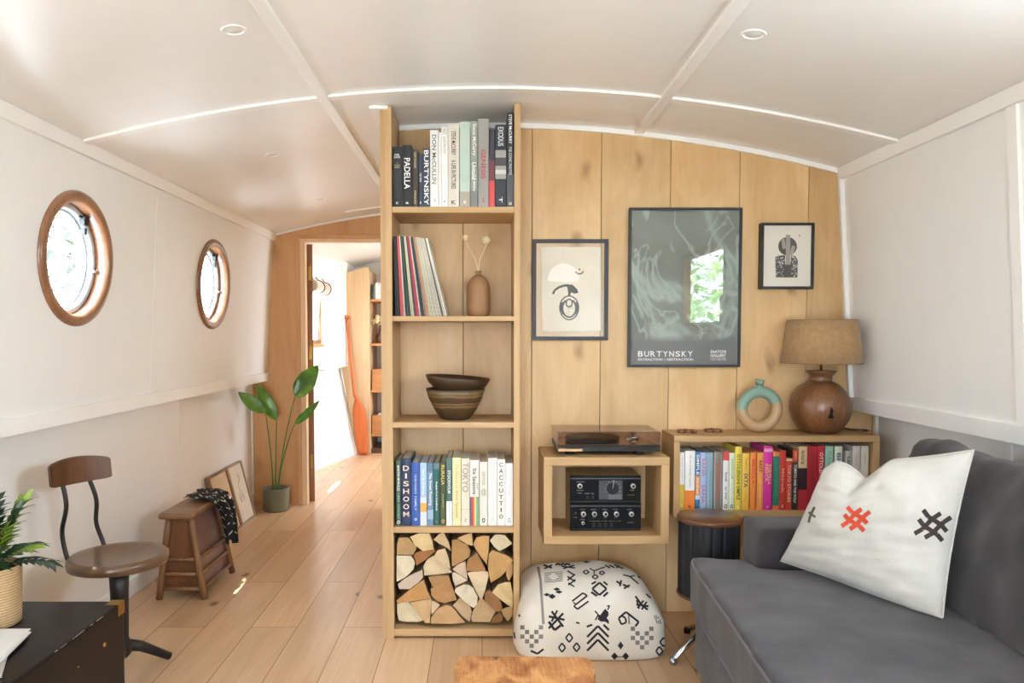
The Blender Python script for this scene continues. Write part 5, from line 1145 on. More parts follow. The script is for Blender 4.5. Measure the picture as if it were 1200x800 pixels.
for part in t.children:                                    # the cushion gives way where it presses on the sofa
    bb = NB(); bb.from_mesh(part.data); w_ = wm(part)
    for v in bb.verts: v.co = w_ @ v.co
    bv = BVHTree.FromBMesh(bb)
    for v in b.verts:
        h, nn, i, d = bv.find_nearest(v.co, .2)
        if h is not None and ((v.co-h).dot(nn) < 0 or d < .006): v.co = h+nn*.0065
    bb.free()
def hashmark(cx, cy, s, w, rot=0.):
    o = []
    def T(x, y): c, d = math.cos(rot), math.sin(rot); return (cx+(x*c-y*d)*s, cy+(x*d+y*c)*s*.92)
    for k in (-.36, .36):
        o += stroke([T(-1, k*1.0-.42), T(-.5, k-.1), T(0, k), T(.5, k+.12), T(1, k+.4)][0:5], w, 2)
        o += stroke([T(k-.5, 1), T(k-.15, .5), T(k, 0), T(k+.2, -.5), T(k+.5, -1)], w, 2)
    return o
lay_on_surface(b, hashmark(1003, 608, 14.5, 5.2, .35), 1); lay_on_surface(b, hashmark(1093, 615.5, 18, 5.4, .4), 2)
lay_on_surface(b, stroke([(955, 594), (950, 604), (948, 612)], 3, 2)+stroke([(948, 600), (956, 606)], 2.5, 2), 3)
sb = NB(); loop = [(i/40, 0) for i in range(40)]+[(1, i/40) for i in range(40)]+[(1-i/40, 1) for i in range(40)]+[(0, 1-i/40) for i in range(40)]
bvp = BVHTree.FromBMesh(b); tube(sb, [bvp.find_nearest(pil(s_, q_, 1))[0] for s_, q_ in loop], .0028, 6, closed=True)
o = obj('throw_cushion', b, [LIN, M('c8492f', .9, vary=.15), M('352a26', .9, vary=.15), M('4d5240', .9)], loc=tuple((BL+BR)/2)); tag(o, 'large white linen cushion with a red and a brown stitched motif', 'cushion')
obj('seam', sb, LIN, o)

# ------------------------------------------------------------------ patterned floor cushion by the bookcase
PC = Vector((.408, 2.915, 0)); PA, PB = .285, .238; PH = .268; RIM = .085
def pouf(s, q):
    a, c = s*2-1, q*2-1
    # square to rounded square
    e = 7.; rr = max(abs(a), abs(c)); 
    if rr > 1e-6:
        m_ = (abs(a)**e+abs(c)**e)**(1/e); k = rr/m_
        a2, c2 = a*k, c*k
    else: a2 = c2 = 0.
    return a2, c2, rr
b = NB(); n = 46
def top(s, q):
    a, c, r = pouf(s, q); f = (1-abs(a)**5.5)*(1-abs(c)**5.); f = max(0, f)
    z = RIM+(PH-RIM)*f**.52*(.90+.10*math.cos(a*1.5)*math.cos(c*1.5))+.010*mnoise.noise(Vector((a*2.2, c*2.2, 4)))*min(1, f*4)
    sk = 1-.05*max(0, (z-RIM)/(PH-RIM))
    return PC+Vector((a*PA*sk, c*PB*sk+.012*f, z))
rows = [(1.0, RIM), (1.012, RIM-.02), (1.014, .045), (1.01, .022), (.99, .006), (.96, .001)]
V = grid(b, top, n, n)
ringi = [(i, 0) for i in range(n)]+[(n-1, j) for j in range(1, n)]+[(i, n-1) for i in range(n-2, -1, -1)]+[(0, j) for j in range(n-2, 0, -1)]
prev = [V[i][j] for i, j in ringi]
for k, z in rows[1:]:
    cur = []
    for (i, j), pv_ in zip(ringi, prev):
        base = V[i][j].co; wv = .004*mnoise.noise(Vector((base.x*14, base.y*14, z*9)))
        cur.append(b.verts.new((PC.x+(base.x-PC.x)*(k+wv), PC.y+(base.y-PC.y)*(k+wv), z)))
    for m_ in range(len(cur)):
        f = b.faces.new((prev[m_], cur[m_], cur[(m_+1) % len(cur)], prev[(m_+1) % len(cur)])); f.smooth = True
    prev = cur
b.faces.new(prev)
for v in b.verts:                                          # pressed against the bookcase side
    lim = .116+.036*max(0, min(1, (v.co.y-(YB-.075))/.04))
    if v.co.x < lim: v.co.x = lim+.0006*v.co.z
    if v.co.y > YP-.004: v.co.y = YP-.004
bmesh.ops.recalc_face_normals(b, faces=b.faces)
mk = []; G = lambda x, y: (600+x/5, 640+y/5)
Gs = lambda pts: [G(*p) for p in pts]
def dia(x, y, w, h, t_=1.5): return stroke(Gs([(x, y-h), (x+w, y), (x, y+h), (x-w, y), (x, y-h)]), t_, 2)
def fdia(x, y, w, h): return poly(Gs([(x, y-h), (x+w, y), (x, y+h), (x-w, y)]))
def S5(pts, t_=1.8): return stroke(Gs(pts), t_, 3)
for x, y in ((335, 535), (293, 592), (378, 590), (885, 560), (862, 612)): mk += dia(x, y, 20, 26, 1.9)
mk += fdia(636, 580, 17, 24)+fdia(600, 642, 20, 22)+fdia(666, 642, 20, 22)+S5([(615, 646), (650, 646)], .8)
for i in range(3):                                         # nested arrows
    y = 492+i*40; mk += S5([(440, y+38-(0)), (503, y-26+0), (566, y+38)], 2.6)
mk += S5([(438, 470), (470, 458)], 2.4)+S5([(536, 458), (568, 490)], 2.6)
mk += poly(Gs([(500, 425), (545, 365), (565, 385), (568, 455), (545, 440), (520, 440)]))+S5([(485, 378), (505, 400), (488, 432)], 1.6)+S5([(560, 372), (572, 348), (556, 350)], 1.6)+S5([(505, 405), (530, 420)], 3)
mk += S5([(352, 322), (415, 274), (440, 290), (375, 340)], 2.0)+S5([(375, 340), (358, 328)], 1.6)+S5([(362, 350), (384, 368), (448, 322)], 2.)+S5([(362, 350), (430, 300)], 1.6)
mk += dia(512, 250, 42, 36, 2.4)+S5([(466, 222), (492, 208)], 2.2)+S5([(536, 208), (560, 228)], 2.2)+S5([(464, 268), (498, 292)], 2.6)+S5([(536, 294), (562, 270)], 2.6)
for x, y in ((272, 252), (285, 268), (245, 294), (215, 284)): mk += fdia(x-10, y, 22, 10 if y < 290 else 16)
def check(cx, cy, s):
    o = []
    for i in range(-2, 3):
        for j in range(-2, 3):
            if abs(i)+max(0, j) <= 2 and (i+j) % 2 == 0 and not (j == -2 and i == 0): o += poly(Gs([(cx+i*s-s*.46, cy+j*s-s*.46), (cx+i*s+s*.46, cy+j*s-s*.46), (cx+i*s+s*.46, cy+j*s+s*.46), (cx+i*s-s*.46, cy+j*s+s*.46)]))
    return o
gry = check(116, 528, 27)+check(762, 536, 27)+S5([(150, 105), (168, 200), (176, 330), (184, 455)], 3.0)
for i in range(7): gry += S5([(190, 158+i*9), (296, 150+i*9)], .9)
gry += S5([(832, 405), (850, 450)], 1.2)+S5([(842, 402), (862, 455)], 1.2)+S5([(855, 412), (872, 452)], 1.2)+S5([(684, 400), (686, 455)], 2)
wht = fdia(243, 180, 30, 22)
mk += S5([(215, 410), (308, 430)], 2.6)+S5([(232, 380), (300, 470)], 2.6)+S5([(300, 392), (215, 480)], 2.6)+S5([(265, 375), (232, 440)], 2.2)+S5([(215, 440), (250, 490), (285, 462)], 3)
mk += S5([(722, 292), (760, 345), (795, 372)], 2.4)+S5([(728, 340), (800, 352)], 2.4)+S5([(735, 362), (770, 318)], 2.2)+S5([(760, 370), (788, 325)], 2.2)+S5([(730, 315), (745, 365)], 2)
mk += S5([(625, 420), (668, 384), (742, 442), (722, 468)], 2.4)+S5([(625, 420), (640, 456), (668, 446), (665, 420), (640, 405)], 2.2)
for k in ((612, 205, 640, 225), (640, 200, 632, 235), (650, 225, 685, 240), (655, 248, 690, 228)): mk += S5([(k[0], k[1]), (k[2], k[3])], 2.4)
mk += S5([(325, 145), (365, 170)], 1.8)+S5([(370, 165), (325, 200)], 1.8)+S5([(325, 178), (370, 208)], 1.8)+S5([(372, 195), (330, 228)], 1.8)+S5([(330, 215), (365, 238)], 1.6)
mk += dia(434, 152, 18, 12, 1.5)+dia(527, 157, 16, 11, 1.5)+dia(487, 180, 18, 13, 1.5)+S5([(455, 130), (482, 145), (480, 165)], 1.4)+S5([(482, 145), (520, 130), (545, 122)], 1.4)
mk += S5([(172, 95), (215, 98)], 2)+S5([(185, 110), (235, 128)], 2)+S5([(235, 110), (190, 132)], 1.8)
for x in (255, 285, 312): mk += S5([(x, 92), (x+28, 112)], 2)+S5([(x+26, 92), (x, 112)], 2)
mk += S5([(290, 118), (370, 128)], 1.6)+S5([(300, 132), (365, 112)], 1.6)+poly(Gs([(392, 88), (430, 86), (462, 92), (430, 100)]))
mk += S5([(545, 112), (575, 128)], 1.6)+S5([(570, 112), (600, 126)], 1.6)+S5([(600, 108), (650, 132)], 1.6)+S5([(610, 128), (645, 112)], 1.5)
mk += S5([(650, 168), (690, 178), (740, 220)], 1.6)+S5([(690, 178), (720, 172)], 1.4)+S5([(690, 125), (745, 155)], 1.6)+S5([(720, 150), (745, 138)], 1.4)+S5([(735, 175), (765, 200)], 1.4)+S5([(785, 280), (812, 305)], 1.8)
mk += S5([(110, 610), (150, 628), (185, 600)], 2.4)+S5([(28, 345), (55, 325)], 1.6)+S5([(35, 360), (50, 345)], 1.6)+S5([(12, 485), (20, 540)], 1.6)+S5([(8, 500), (24, 520)], 1.4)+S5([(40, 400), (48, 412)], 2)+S5([(375, 445), (395, 450)], 2)
lay_on_surface(b, gry, 2, .0011); lay_on_surface(b, mk, 1, .0013)
CANVAS = fabric('ivory_canvas', 'd8d0c2', 'e6dfd2', weave=600, bump=.15, cloud=6, sheen=.1)
lay_on_surface(b, wht, 0, .0019)
o = obj('floor_cushion', b, [CANVAS, M('26242a', .9, vary=.2), M('85817c', .9, vary=.2)], loc=tuple(PC)); tag(o, 'big ivory floor cushion covered in black tribal motifs beside the firewood', 'floor cushion')

# ------------------------------------------------------------------ drum stool beside the sofa
dc = Vector((.852, 2.757, 0)); r = .116; ztop = P(833, 604, Y=dc.y).z; zb = P(800, 700, Y=dc.y-.03).z
t = thing('drum_stool', 'dark ribbed drum stool with a wooden lid between cube shelf and sofa', 'stool', tuple(dc))
WAL = wood('walnut_lid', '4a2c1a', '74482c', 'X', 10, 7, .3, coat=.3)
b = NB(); lathe(b, [(0, ztop), (r-.002, ztop), (r+.001, ztop-.003), (r+.001, ztop-.016), (r-.003, ztop-.018), (0, ztop-.018)], dc, 56, start='open'); obj('lid', b, WAL, t)
b = NB()
n = 72; rings = []
for z in (ztop-.0185, (ztop+zb)/2, zb+.0125):
    rings.append([b.verts.new(dc+Vector(((r-.004-(.0035 if k % 4 == 0 else 0))*math.cos(2*math.pi*k/n), (r-.004-(.0035 if k % 4 == 0 else 0))*math.sin(2*math.pi*k/n), z))) for k in range(n)])
for A_, B2 in zip(rings, rings[1:]):
    for k in range(n): b.faces.new((A_[k], A_[(k+1) % n], B2[(k+1) % n], B2[k]))
b.faces.new(rings[0]); b.faces.new(rings[-1]); obj('body', b, M('12161c', .55, vary=.15, bump=.1), t)
b = NB(); lathe(b, [(0, zb), (r-.004, zb), (r+.001, zb+.003), (r+.001, zb+.010), (r-.003, zb+.012), (0, zb+.012)], dc, 56, start='open'); obj('bottom_rim', b, WAL, t)
b = NB(); lathe(b, [(.05, zb-.0005), (.05, zb-.02), (.022, zb-.03), (.022, .10), (.028, .095), (.028, .06), (.01, .055)], dc, 24); obj('column', b, CHROME, t)
for a in (213, 98, 333):
    a = math.radians(a); d = Vector((math.cos(a), math.sin(a), 0))
    b = NB(); tube(b, [dc+d*.02+Vector((0, 0, .088)), dc+d*.06+Vector((0, 0, .08)), dc+d*.185+Vector((0, 0, .016))], [.0115, .0115, .0105], 14); lg = obj('leg', b, CHROME, t)
    b = NB(); q = dc+d*.185+Vector((0, 0, .0)); lathe(b, [(.012, 0), (.014, .004), (.014, .012), (.011, .024)], q, 14); obj('foot_cap', b, STEEL if a > 3 and a < 4 else BLACKM, lg)

# ------------------------------------------------------------------ low burl-wood table at the bottom of the view
TZ = .40
BURL = wood('burl_wood', '8f4f28', 'd39a62', 'Y', 16, 1.6, .4, knots=.85, knotscale=13, coat=.15, contrast=(.36, .62), knotcol='3a1f14', plane='XY', fine=.25)
a, c, e = P(537, 767.5, Z=TZ), P(688, 769, Z=TZ), P(699, 800, Z=TZ)
t = thing('coffee_table', 'low live-edge orange wood table in front of the patterned floor cushion', 'table', ((a.x+c.x)/2, 1.5, 0))
pts = []
rs = random.Random(5)
def jig(p, q, n, am):
    return [(p[0]+(q[0]-p[0])*i/n+rs.uniform(-am, am), p[1]+(q[1]-p[1])*i/n+rs.uniform(-am, am)*.5) for i in range(n)]
pts += jig((a.x, a.y), (c.x, c.y), 14, .0035)+jig((c.x, c.y-.004), (c.x+.008, c.y-.02), 2, .001)+jig((c.x+.012, c.y-.03), (e.x, e.y), 8, .003)+jig((e.x, e.y), (e.x+.01, 1.15), 10, .006)+jig((e.x-.01, 1.13), (a.x+.0, 1.13), 10, .006)+jig((a.x-.015, 1.15), (a.x-.006, a.y-.02), 16, .004)
b = NB(); n = len(pts); R4 = []
cx_ = sum(p[0] for p in pts)/n; cy_ = sum(p[1] for p in pts)/n
for s, z in ((.9, TZ-.055), (.985, TZ-.045), (1.0, TZ-.02), (.997, TZ-.006), (.98, TZ)):
    R4.append([b.verts.new((cx_+(x-cx_)*s, cy_+(y-cy_)*(1-(1-s)*.6), z)) for x, y in pts])
for A_, B2 in zip(R4, R4[1:]):
    for k in range(n): b.faces.new((A_[k], A_[(k+1) % n], B2[(k+1) % n], B2[k]))
b.faces.new(R4[0]); b.faces.new(R4[-1]); obj('table_top', b, BURL, t)
for x in (a.x+.06, c.x-.06):
    for y in (1.22, a.y-.09):
        b = NB(); hull8(b, [(x-.018, y-.018, 0), (x+.018, y-.018, 0), (x+.018, y+.018, 0), (x-.018, y+.018, 0), (x-.028, y-.028, TZ-.056), (x+.028, y-.028, TZ-.056), (x+.028, y+.028, TZ-.056), (x-.028, y+.028, TZ-.056)]); obj('leg', b, BURL, t)
# ------------------------------------------------------------------ black trunk, magazines and basket plant on it
KZ = .40; kc = P(143.5, 704, Z=KZ); KX1, KY1 = kc.x, kc.y; KX0, KY0 = -1.575, .95
t = thing('trunk', 'old black trunk with brass corners under the magazines and basket plant', 'trunk', ((KX0+KX1)/2, (KY0+KY1)/2, 0))
def trunkmat():
    m, n, l, b = newmat('black_leathercloth'); b.inputs['Roughness'].default_value = .3; b.inputs['Specular IOR Level'].default_value = .22
    tc = n.new('ShaderNodeTexCoord'); nz = n.new('ShaderNodeTexNoise'); nz.inputs['Scale'].default_value = 12; nz.inputs['Detail'].default_value = 8; l.new(tc.outputs['Object'], nz.inputs['Vector'])
    rp = n.new('ShaderNodeValToRGB'); rp.color_ramp.elements[0].position = .3; rp.color_ramp.elements[0].color = lin('0b0a0c'); rp.color_ramp.elements[1].position = .75; rp.color_ramp.elements[1].color = lin('191615'); l.new(nz.outputs['Fac'], rp.inputs['Fac']); l.new(rp.outputs['Color'], b.inputs['Base Color'])
    r2 = n.new('ShaderNodeMapRange'); r2.inputs['To Min'].default_value = .22; r2.inputs['To Max'].default_value = .42; l.new(nz.outputs['Fac'], r2.inputs['Value']); l.new(r2.outputs[0], b.inputs['Roughness']); return m
TM = trunkmat()
b = NB(); bx(b, KX0, KX1, KY0, KY1, .002, KZ-.26, bev=.008, seg=3); obj('box', b, TM, t)
b = NB(); bx(b, KX0-.003, KX1+.003, KY0-.003, KY1+.003, KZ-.258, KZ, bev=.008, seg=3); ld = obj('lid', b, TM, t)
b = NB(); rs = random.Random(2)                             # worn light scuffs along the edge
y = KY1-.03
while y > KY0+.05:
    L = rs.uniform(.006, .05)
    if rs.random() < .75: tube(b, [(KX1+.0002, y, KZ-.0024), (KX1+.0004, y-L, KZ-.0024+rs.uniform(-.0004, .0004))], rs.uniform(.0007, .0017), 6)
    y -= L+rs.uniform(.004, .03)
obj('worn_edge', b, M('9a938a', .7), ld)
for sx, sy in ((1, 1), (1, -1), (-1, 1), (-1, -1)):
    x = KX1+.0035 if sx > 0 else KX0-.0035; y = KY1+.0035 if sy > 0 else KY0-.0035; w = .038
    b = NB(); x2, y2 = x-sx*w, y-sy*w
    bx(b, min(x, x2), max(x, x2), min(y, y2), max(y, y2), KZ+.0002, KZ+.0014); bx(b, min(x, x+sx*.0012), max(x, x+sx*.0012), min(y, y2), max(y, y2), KZ-.035, KZ+.0014); bx(b, min(x, x2), max(x, x2), min(y, y+sy*.0012), max(y, y+sy*.0012), KZ-.035, KZ+.0014)
    obj('brass_corner', b, BRASS, ld)
for y, z in ((P(121, 755, X=KX1).y, P(121, 755, X=KX1).z), (P(90, 781, X=KX1).y, P(90, 781, X=KX1).z)):
    b = NB(); rr = .0065 if y > P(100, 770, X=KX1).y else .0025; zz = z; lathe(b, [(rr, 0), (rr, .002), (rr*.6, .004), (0, .0045)], (KX1+.003, y, zz), 20, axis='X', start='open'); obj('stud', b, BRASS, t)
MAG = M('e3e1dc', .5, vary=.03); COVERG = M('a9a7a4', .4, vary=.1)
def mag(name, label, ptspx, z, th, m, sag=0):
    pts = [P(x, y, Z=z) for x, y in ptspx]; b = NB(); prism(b, pts, (0, 0, th), 0); bmesh.ops.recalc_face_normals(b, faces=b.faces)
    pg = [(p-Vector((0, 0, 0))) for p in pts]; c = sum(pg, Vector())/len(pg)
    o = obj(name, b, m, loc=(c.x, c.y, z)); tag(o, label, 'magazine'); return o
zt = KZ+.002
p = [P(x, y, Z=zt) for x, y in ((9.5, 768), (2, 795))]
mag('magazine', 'grey-covered magazine lying underneath on the black trunk', [(-95, 758), (9.5, 767), (2, 794), (-120, 795)], zt, .005, COVERG)
mag('magazine', 'white magazine lying on top of the grey one on the trunk', [(-90, 741), (36.5, 741.5), (9.5, 768), (-2, 778), (-110, 775)], zt+.0056, .004, MAG)
mag('magazine', 'white folded paper, topmost of the papers on the trunk', [(-80, 738), (36, 737), (22, 750), (0, 772), (-100, 768)], zt+.0102, .002, M('eceae6', .6, vary=.02))
# palm-like plant in a woven basket
bc = P(-14, 708, Z=KZ); bc = Vector((P(-12, 700, Y=2.02).x, 2.02, KZ+.0006)); k = bc.y/870; rb = 34*k
t = thing('potted_plant', 'dark green palm in a woven basket on the black trunk', 'plant', tuple(bc))
zt2 = P(-12, 662, Y=bc.y).z-bc.z
def basketmat():
    m, n, l, b = newmat('woven_basket'); b.inputs['Roughness'].default_value = .85
    tc = n.new('ShaderNodeTexCoord'); sx = n.new('ShaderNodeSeparateXYZ'); l.new(tc.outputs['Object'], sx.inputs[0])
    w = n.new('ShaderNodeTexWave'); w.bands_direction = 'Z'; w.inputs['Scale'].default_value = 42; w.inputs['Distortion'].default_value = 2; w.inputs['Detail Scale'].default_value = 6; l.new(tc.outputs['Object'], w.inputs['Vector'])
    rp = n.new('ShaderNodeValToRGB'); rp.color_ramp.elements[0].color = lin('b0895c'); rp.color_ramp.elements[1].color = lin('d8b88c'); l.new(w.outputs['Fac'], rp.inputs['Fac']); l.new(rp.outputs['Color'], b.inputs['Base Color'])
    bp = n.new('ShaderNodeBump'); bp.inputs['Strength'].default_value = .6; bp.inputs['Distance'].default_value = .003; l.new(w.outputs['Fac'], bp.inputs['Height']); l.new(bp.outputs['Normal'], b.inputs['Normal']); return m
b = NB(); lathe(b, [(0, 0), (rb*.9, 0), (rb*.95, .004), (rb*.97, .05), (rb*1.0, zt2-.012), (rb*1.02, zt2-.004), (rb*1.0, zt2), (rb*.93, zt2-.003), (rb*.92, zt2-.02), (0, zt2-.02)], bc, 40, start='open'); obj('basket', b, basketmat(), t)
b = NB(); lathe(b, [(0, zt2-.0185), (rb*.9, zt2-.0185)], bc, 24, start='open'); obj('soil', b, M('2a1d14', .95, bump=.6, bscale=90), t)
def blade(b, p0, d, up, L, w, mi=0, droop=.3, n=6, fold=.25):
    """one leaf blade: spine from p0 along d, width w, drooping, folded along the midrib"""
    d = d.normalized(); side = d.cross(up).normalized(); nn = side.cross(d).normalized(); rows = []
    for i in range(n+1):
        f = i/n; c = p0+d*(L*f)-Vector((0, 0, 1))*(droop*L*f*f); ww = w*math.sin(math.pi*min(1, .06+.94*f)**.8)*.5 if i < n else .0003
        rows.append([b.verts.new(c-side*ww+nn*ww*fold), b.verts.new(c), b.verts.new(c+side*ww+nn*ww*fold)])
    for a, c in zip(rows, rows[1:]):
        for q in ((a[0], a[1], c[1], c[0]), (a[1], a[2], c[2], c[1])): f = b.faces.new(q); f.material_index = mi; f.smooth = True
rs = random.Random(11)
for i in range(26):
    a = 2*math.pi*i/13+rs.uniform(-.2, .2); lean_ = rs.uniform(.45, 1.15) if i < 13 else rs.uniform(.05, .5); L = rs.uniform(.09, .115) if i < 13 else rs.uniform(.11, .16)
    d = Vector((math.cos(a)*math.sin(lean_), math.sin(a)*math.sin(lean_), math.cos(lean_))); p0 = bc+Vector((math.cos(a)*.012, math.sin(a)*.012, zt2-.02))
    b = NB(); pts = [p0+d*(L*1.25*f)+Vector((0, 0, .02*f))-Vector((0, 0, .055*lean_*f*f)) for f in [j/8 for j in range(9)]]
    tube(b, pts, [.0022-.0014*j/8 for j in range(9)], 6)
    sd = d.cross(Vector((0, 0, 1))).normalized()
    for j in range(3, 9):
        tdir = (pts[j]-pts[j-1]).normalized()
        for s in (-1, 1):
            blade(b, pts[j], sd*s*.9+tdir*.65+Vector((0, 0, .1)), Vector((0, 0, 1)), L*rs.uniform(.42, .55), .02, 0, .25, 5)
    blade(b, pts[-1], (pts[-1]-pts[-2]), Vector((0, 0, 1)).cross(sd).cross(d)+Vector((.01, 0, 1)), L*.4, .016, 0, .2, 5)
    obj('frond', b, LEAFD if i % 5 else LEAFL, t)

# ------------------------------------------------------------------ swivel chair on an iron pedestal
sz = .437; c0 = P(139, 652, Z=sz-.01); sc_ = Vector((c0.x, c0.y, 0))
t = thing('swivel_chair', 'old round-seated swivel chair with curved wooden backrest on an iron pedestal', 'chair', (sc_.x, sc_.y, 0))
rs_ = 55.5*sc_.y/870
b = NB(); lathe(b, [(0, sz-.012), (rs_*.55, sz-.009), (rs_*.82, sz-.002), (rs_*.95, sz), (rs_, sz-.008), (rs_*1.005, sz-.02), (rs_*.985, sz-.033), (rs_*.93, sz-.036), (0, sz-.036)], sc_, 64, start='open'); obj('seat', b, SEATW, t)
b = NB(); lathe(b, [(.06, sz-.0365), (.06, sz-.048), (.036, sz-.056)], sc_, 28); 
lathe(b, [(.033, sz-.055), (.030, .30), (.027, .14), (.034, .12), (.036, .085), (.024, .07)], sc_, 24); obj('pedestal', b, IRON, t)
for a in (50, 170, 290):
    a = math.radians(a); d = Vector((math.cos(a), math.sin(a), 0))
    b = NB(); tube(b, [sc_+d*.02+Vector((0, 0, .108)), sc_+d*.07+Vector((0, 0, .088)), sc_+d*.125+Vector((0, 0, .05)), sc_+d*.175+Vector((0, 0, .0155))], [.021, .019, .016, .0145], 12)
    obj('leg', b, IRON, t)
dd = Vector((.45, .89, 0)).normalized(); bk = Vector((P(89, 552, Y=2.6).x, 2.6, P(89, 552, Y=2.6).z)); fc = Vector((.89, -.45, 0)).normalized()
b = NB(); n = 14; R4 = []
hw = .114
for i in range(n+1):
    s = -1+2*i/n; cv = fc*(.028*(s*s)); p = bk+dd*(hw*s)+cv; th = .0095; hh = .041*(1-.10*s*s-.25*max(0, abs(s)-.9)*10*.3); up = Vector((0, 0, 1))-fc*.12
    lift = Vector((0, 0, .010*(1-s*s)))
    R4.append([b.verts.new(p+fc*th-up*hh), b.verts.new(p-fc*th-up*hh), b.verts.new(p-fc*th+up*hh+lift), b.verts.new(p+fc*th+up*hh+lift)])
for A_, B2 in zip(R4, R4[1:]):
    for k in range(4): b.faces.new((A_[k], A_[(k+1) % 4], B2[(k+1) % 4], B2[k]))
b.faces.new(R4[0]); b.faces.new(R4[-1]); bmesh.ops.bevel(b, geom=b.edges[:], offset=.003, segments=2, affect='EDGES', clamp_overlap=True); obj('backrest', b, DARKWOOD, t)
for s in (-.44, .42):
    top_ = bk+dd*(hw*s)-Vector((0, 0, .02))-fc*.011+fc*.028*s*s; bot = sc_-fc*(rs_*.93)+dd*(.072*(1 if s > 0 else -1)); bot.z = sz-.045
    inn = sc_-fc*.05+dd*(.06*(1 if s > 0 else -1)); inn.z = sz-.047
    low = Vector((bot.x, bot.y, sz+.0))-fc*.03
    ctr = [top_+Vector((0, 0, .02)), top_, top_*.65+low*.35+fc*.018, top_*.3+low*.7-fc*.012, low+Vector((0, 0, .01))-fc*.004, bot-fc*.004, bot*.8+inn*.2-Vector((0, 0, .003)), inn]
    b = NB(); tube(b, spline(ctr, 6), .0078, 10); obj('back_rod', b, IRON, t)

# ------------------------------------------------------------------ splayed wooden stool
fl, fr = P(182, 703.5, Z=0), P(243, 702.5, Z=0); yb = 3.69; tz = .405
t = thing('wooden_stool', 'splay-legged dark wooden stool with panelled sides, cloth over its top', 'stool', ((fl.x+fr.x)/2, (fl.y+yb)/2, 0))
y0 = fl.y+.012; xl, xr = fl.x+.012, fr.x-.012
tl, tr = P(186, 601, Z=tz), P(221, 604, Z=tz); bxl, bxr = tl.x, tr.x; by0, by1 = tl.y-.012, yb+.0
b = NB(); bx(b, bxl, bxr, by0, by1, tz-.028, tz, bev=.010, seg=3); obj('top', b, STOOLW, t)
txl, txr = bxl+.03, bxr-.022; ty0, ty1 = by0+.045, by1-.045
def corner(l_, f_, z):                                     # leg centre line at height z
    s = z/(tz-.029); return Vector(((xl if l_ else xr)*(1-s)+(txl if l_ else txr)*s, (y0 if f_ else yb)*(1-s)+(ty0 if f_ else ty1)*s, z))
for l_ in (1, 0):
    for f_ in (1, 0):
        b = NB(); tube(b, [corner(l_, f_, z) for z in (.004, .1, .2, .3, tz-.0295)], [.0155, .0145, .014, .0135, .0135], 12); obj('leg', b, STOOLW, t)
PANW = wood('stool_panel', '5c3a22', '87583a', 'Z', 9, 5, .4, coat=.2); PANP = wood('stool_panel_red', '6a4a40', '8f6c5e', 'Y', 9, 5, .4, coat=.2)
def pan(pa, pb, za, zb, inset, m, nm):
    b = NB(); q = [corner(*pa, za), corner(*pb, za), corner(*pb, zb), corner(*pa, zb)]; c = sum(q, Vector())/4; nr = (q[1]-q[0]).cross(q[3]-q[0]).normalized()
    if nr.dot(Vector(((xl+xr)/2, (y0+yb)/2, c.z))-c) < 0: nr = -nr
    prism(b, [p+nr*inset for p in q], nr*.006); obj(nm, b, m, t)
def rail(pa, pb, z, rad):
    b = NB(); p, q = corner(*pa, z), corner(*pb, z); e = (q-p).normalized()
    tube(b, [p+e*.0145, q-e*.0145], rad, 10); obj('rail', b, STOOLW, t)
for pa, pb, m in (((1, 1), (0, 1), PANW), ((0, 1), (0, 0), PANP), ((1, 0), (0, 0), PANW), ((1, 1), (1, 0), PANP)):
    pan(pa, pb, .045, tz-.03, .009, m, 'panel')
    for z in (.05, .118, .185): rail(pa, pb, z, .0100)
# black and white cloth over the far end
m, n, l, bs = newmat('mudcloth'); bs.inputs['Roughness'].default_value = .95
uvn = n.new('ShaderNodeUVMap'); sx = n.new('ShaderNodeSeparateXYZ'); l.new(uvn.outputs[0], sx.inputs[0])
def MN(op, a, b_=None, v=None):
    q = n.new('ShaderNodeMath'); q.operation = op
    l.new(a, q.inputs[0])
    if b_ is not None: l.new(b_, q.inputs[1])
    if v is not None: q.inputs[1].default_value = v
    return q.outputs[0]
u_ = MN('MULTIPLY', sx.outputs['X'], v=8.); v_ = MN('MULTIPLY', sx.outputs['Y'], v=5.)
zig = MN('PINGPONG', v_, v=.5); su = MN('ADD', u_, zig); fr_ = MN('FRACT', su); d1 = MN('SUBTRACT', fr_, v=.5); d2 = MN('ABSOLUTE', d1); line = MN('LESS_THAN', d2, v=.06)
col_ = MN('FRACT', MN('MULTIPLY', u_, v=.5)); gate = MN('GREATER_THAN', MN('FRACT', MN('MULTIPLY', v_, v=1.37)), v=.35); ll = MN('MULTIPLY', line, gate)
mx = n.new('ShaderNodeMix'); mx.data_type = 'RGBA'; l.new(ll, mx.inputs[0]); mx.inputs[6].default_value = lin('1a181a'); mx.inputs[7].default_value = lin('cfc8bd'); l.new(mx.outputs[2], bs.inputs['Base Color'])
b = NB(); uvl = b.loops.layers.uv.new('UVMap'); nu, nv = 44, 26; top = tz+.0045
Ltop = bxr-bxl; 
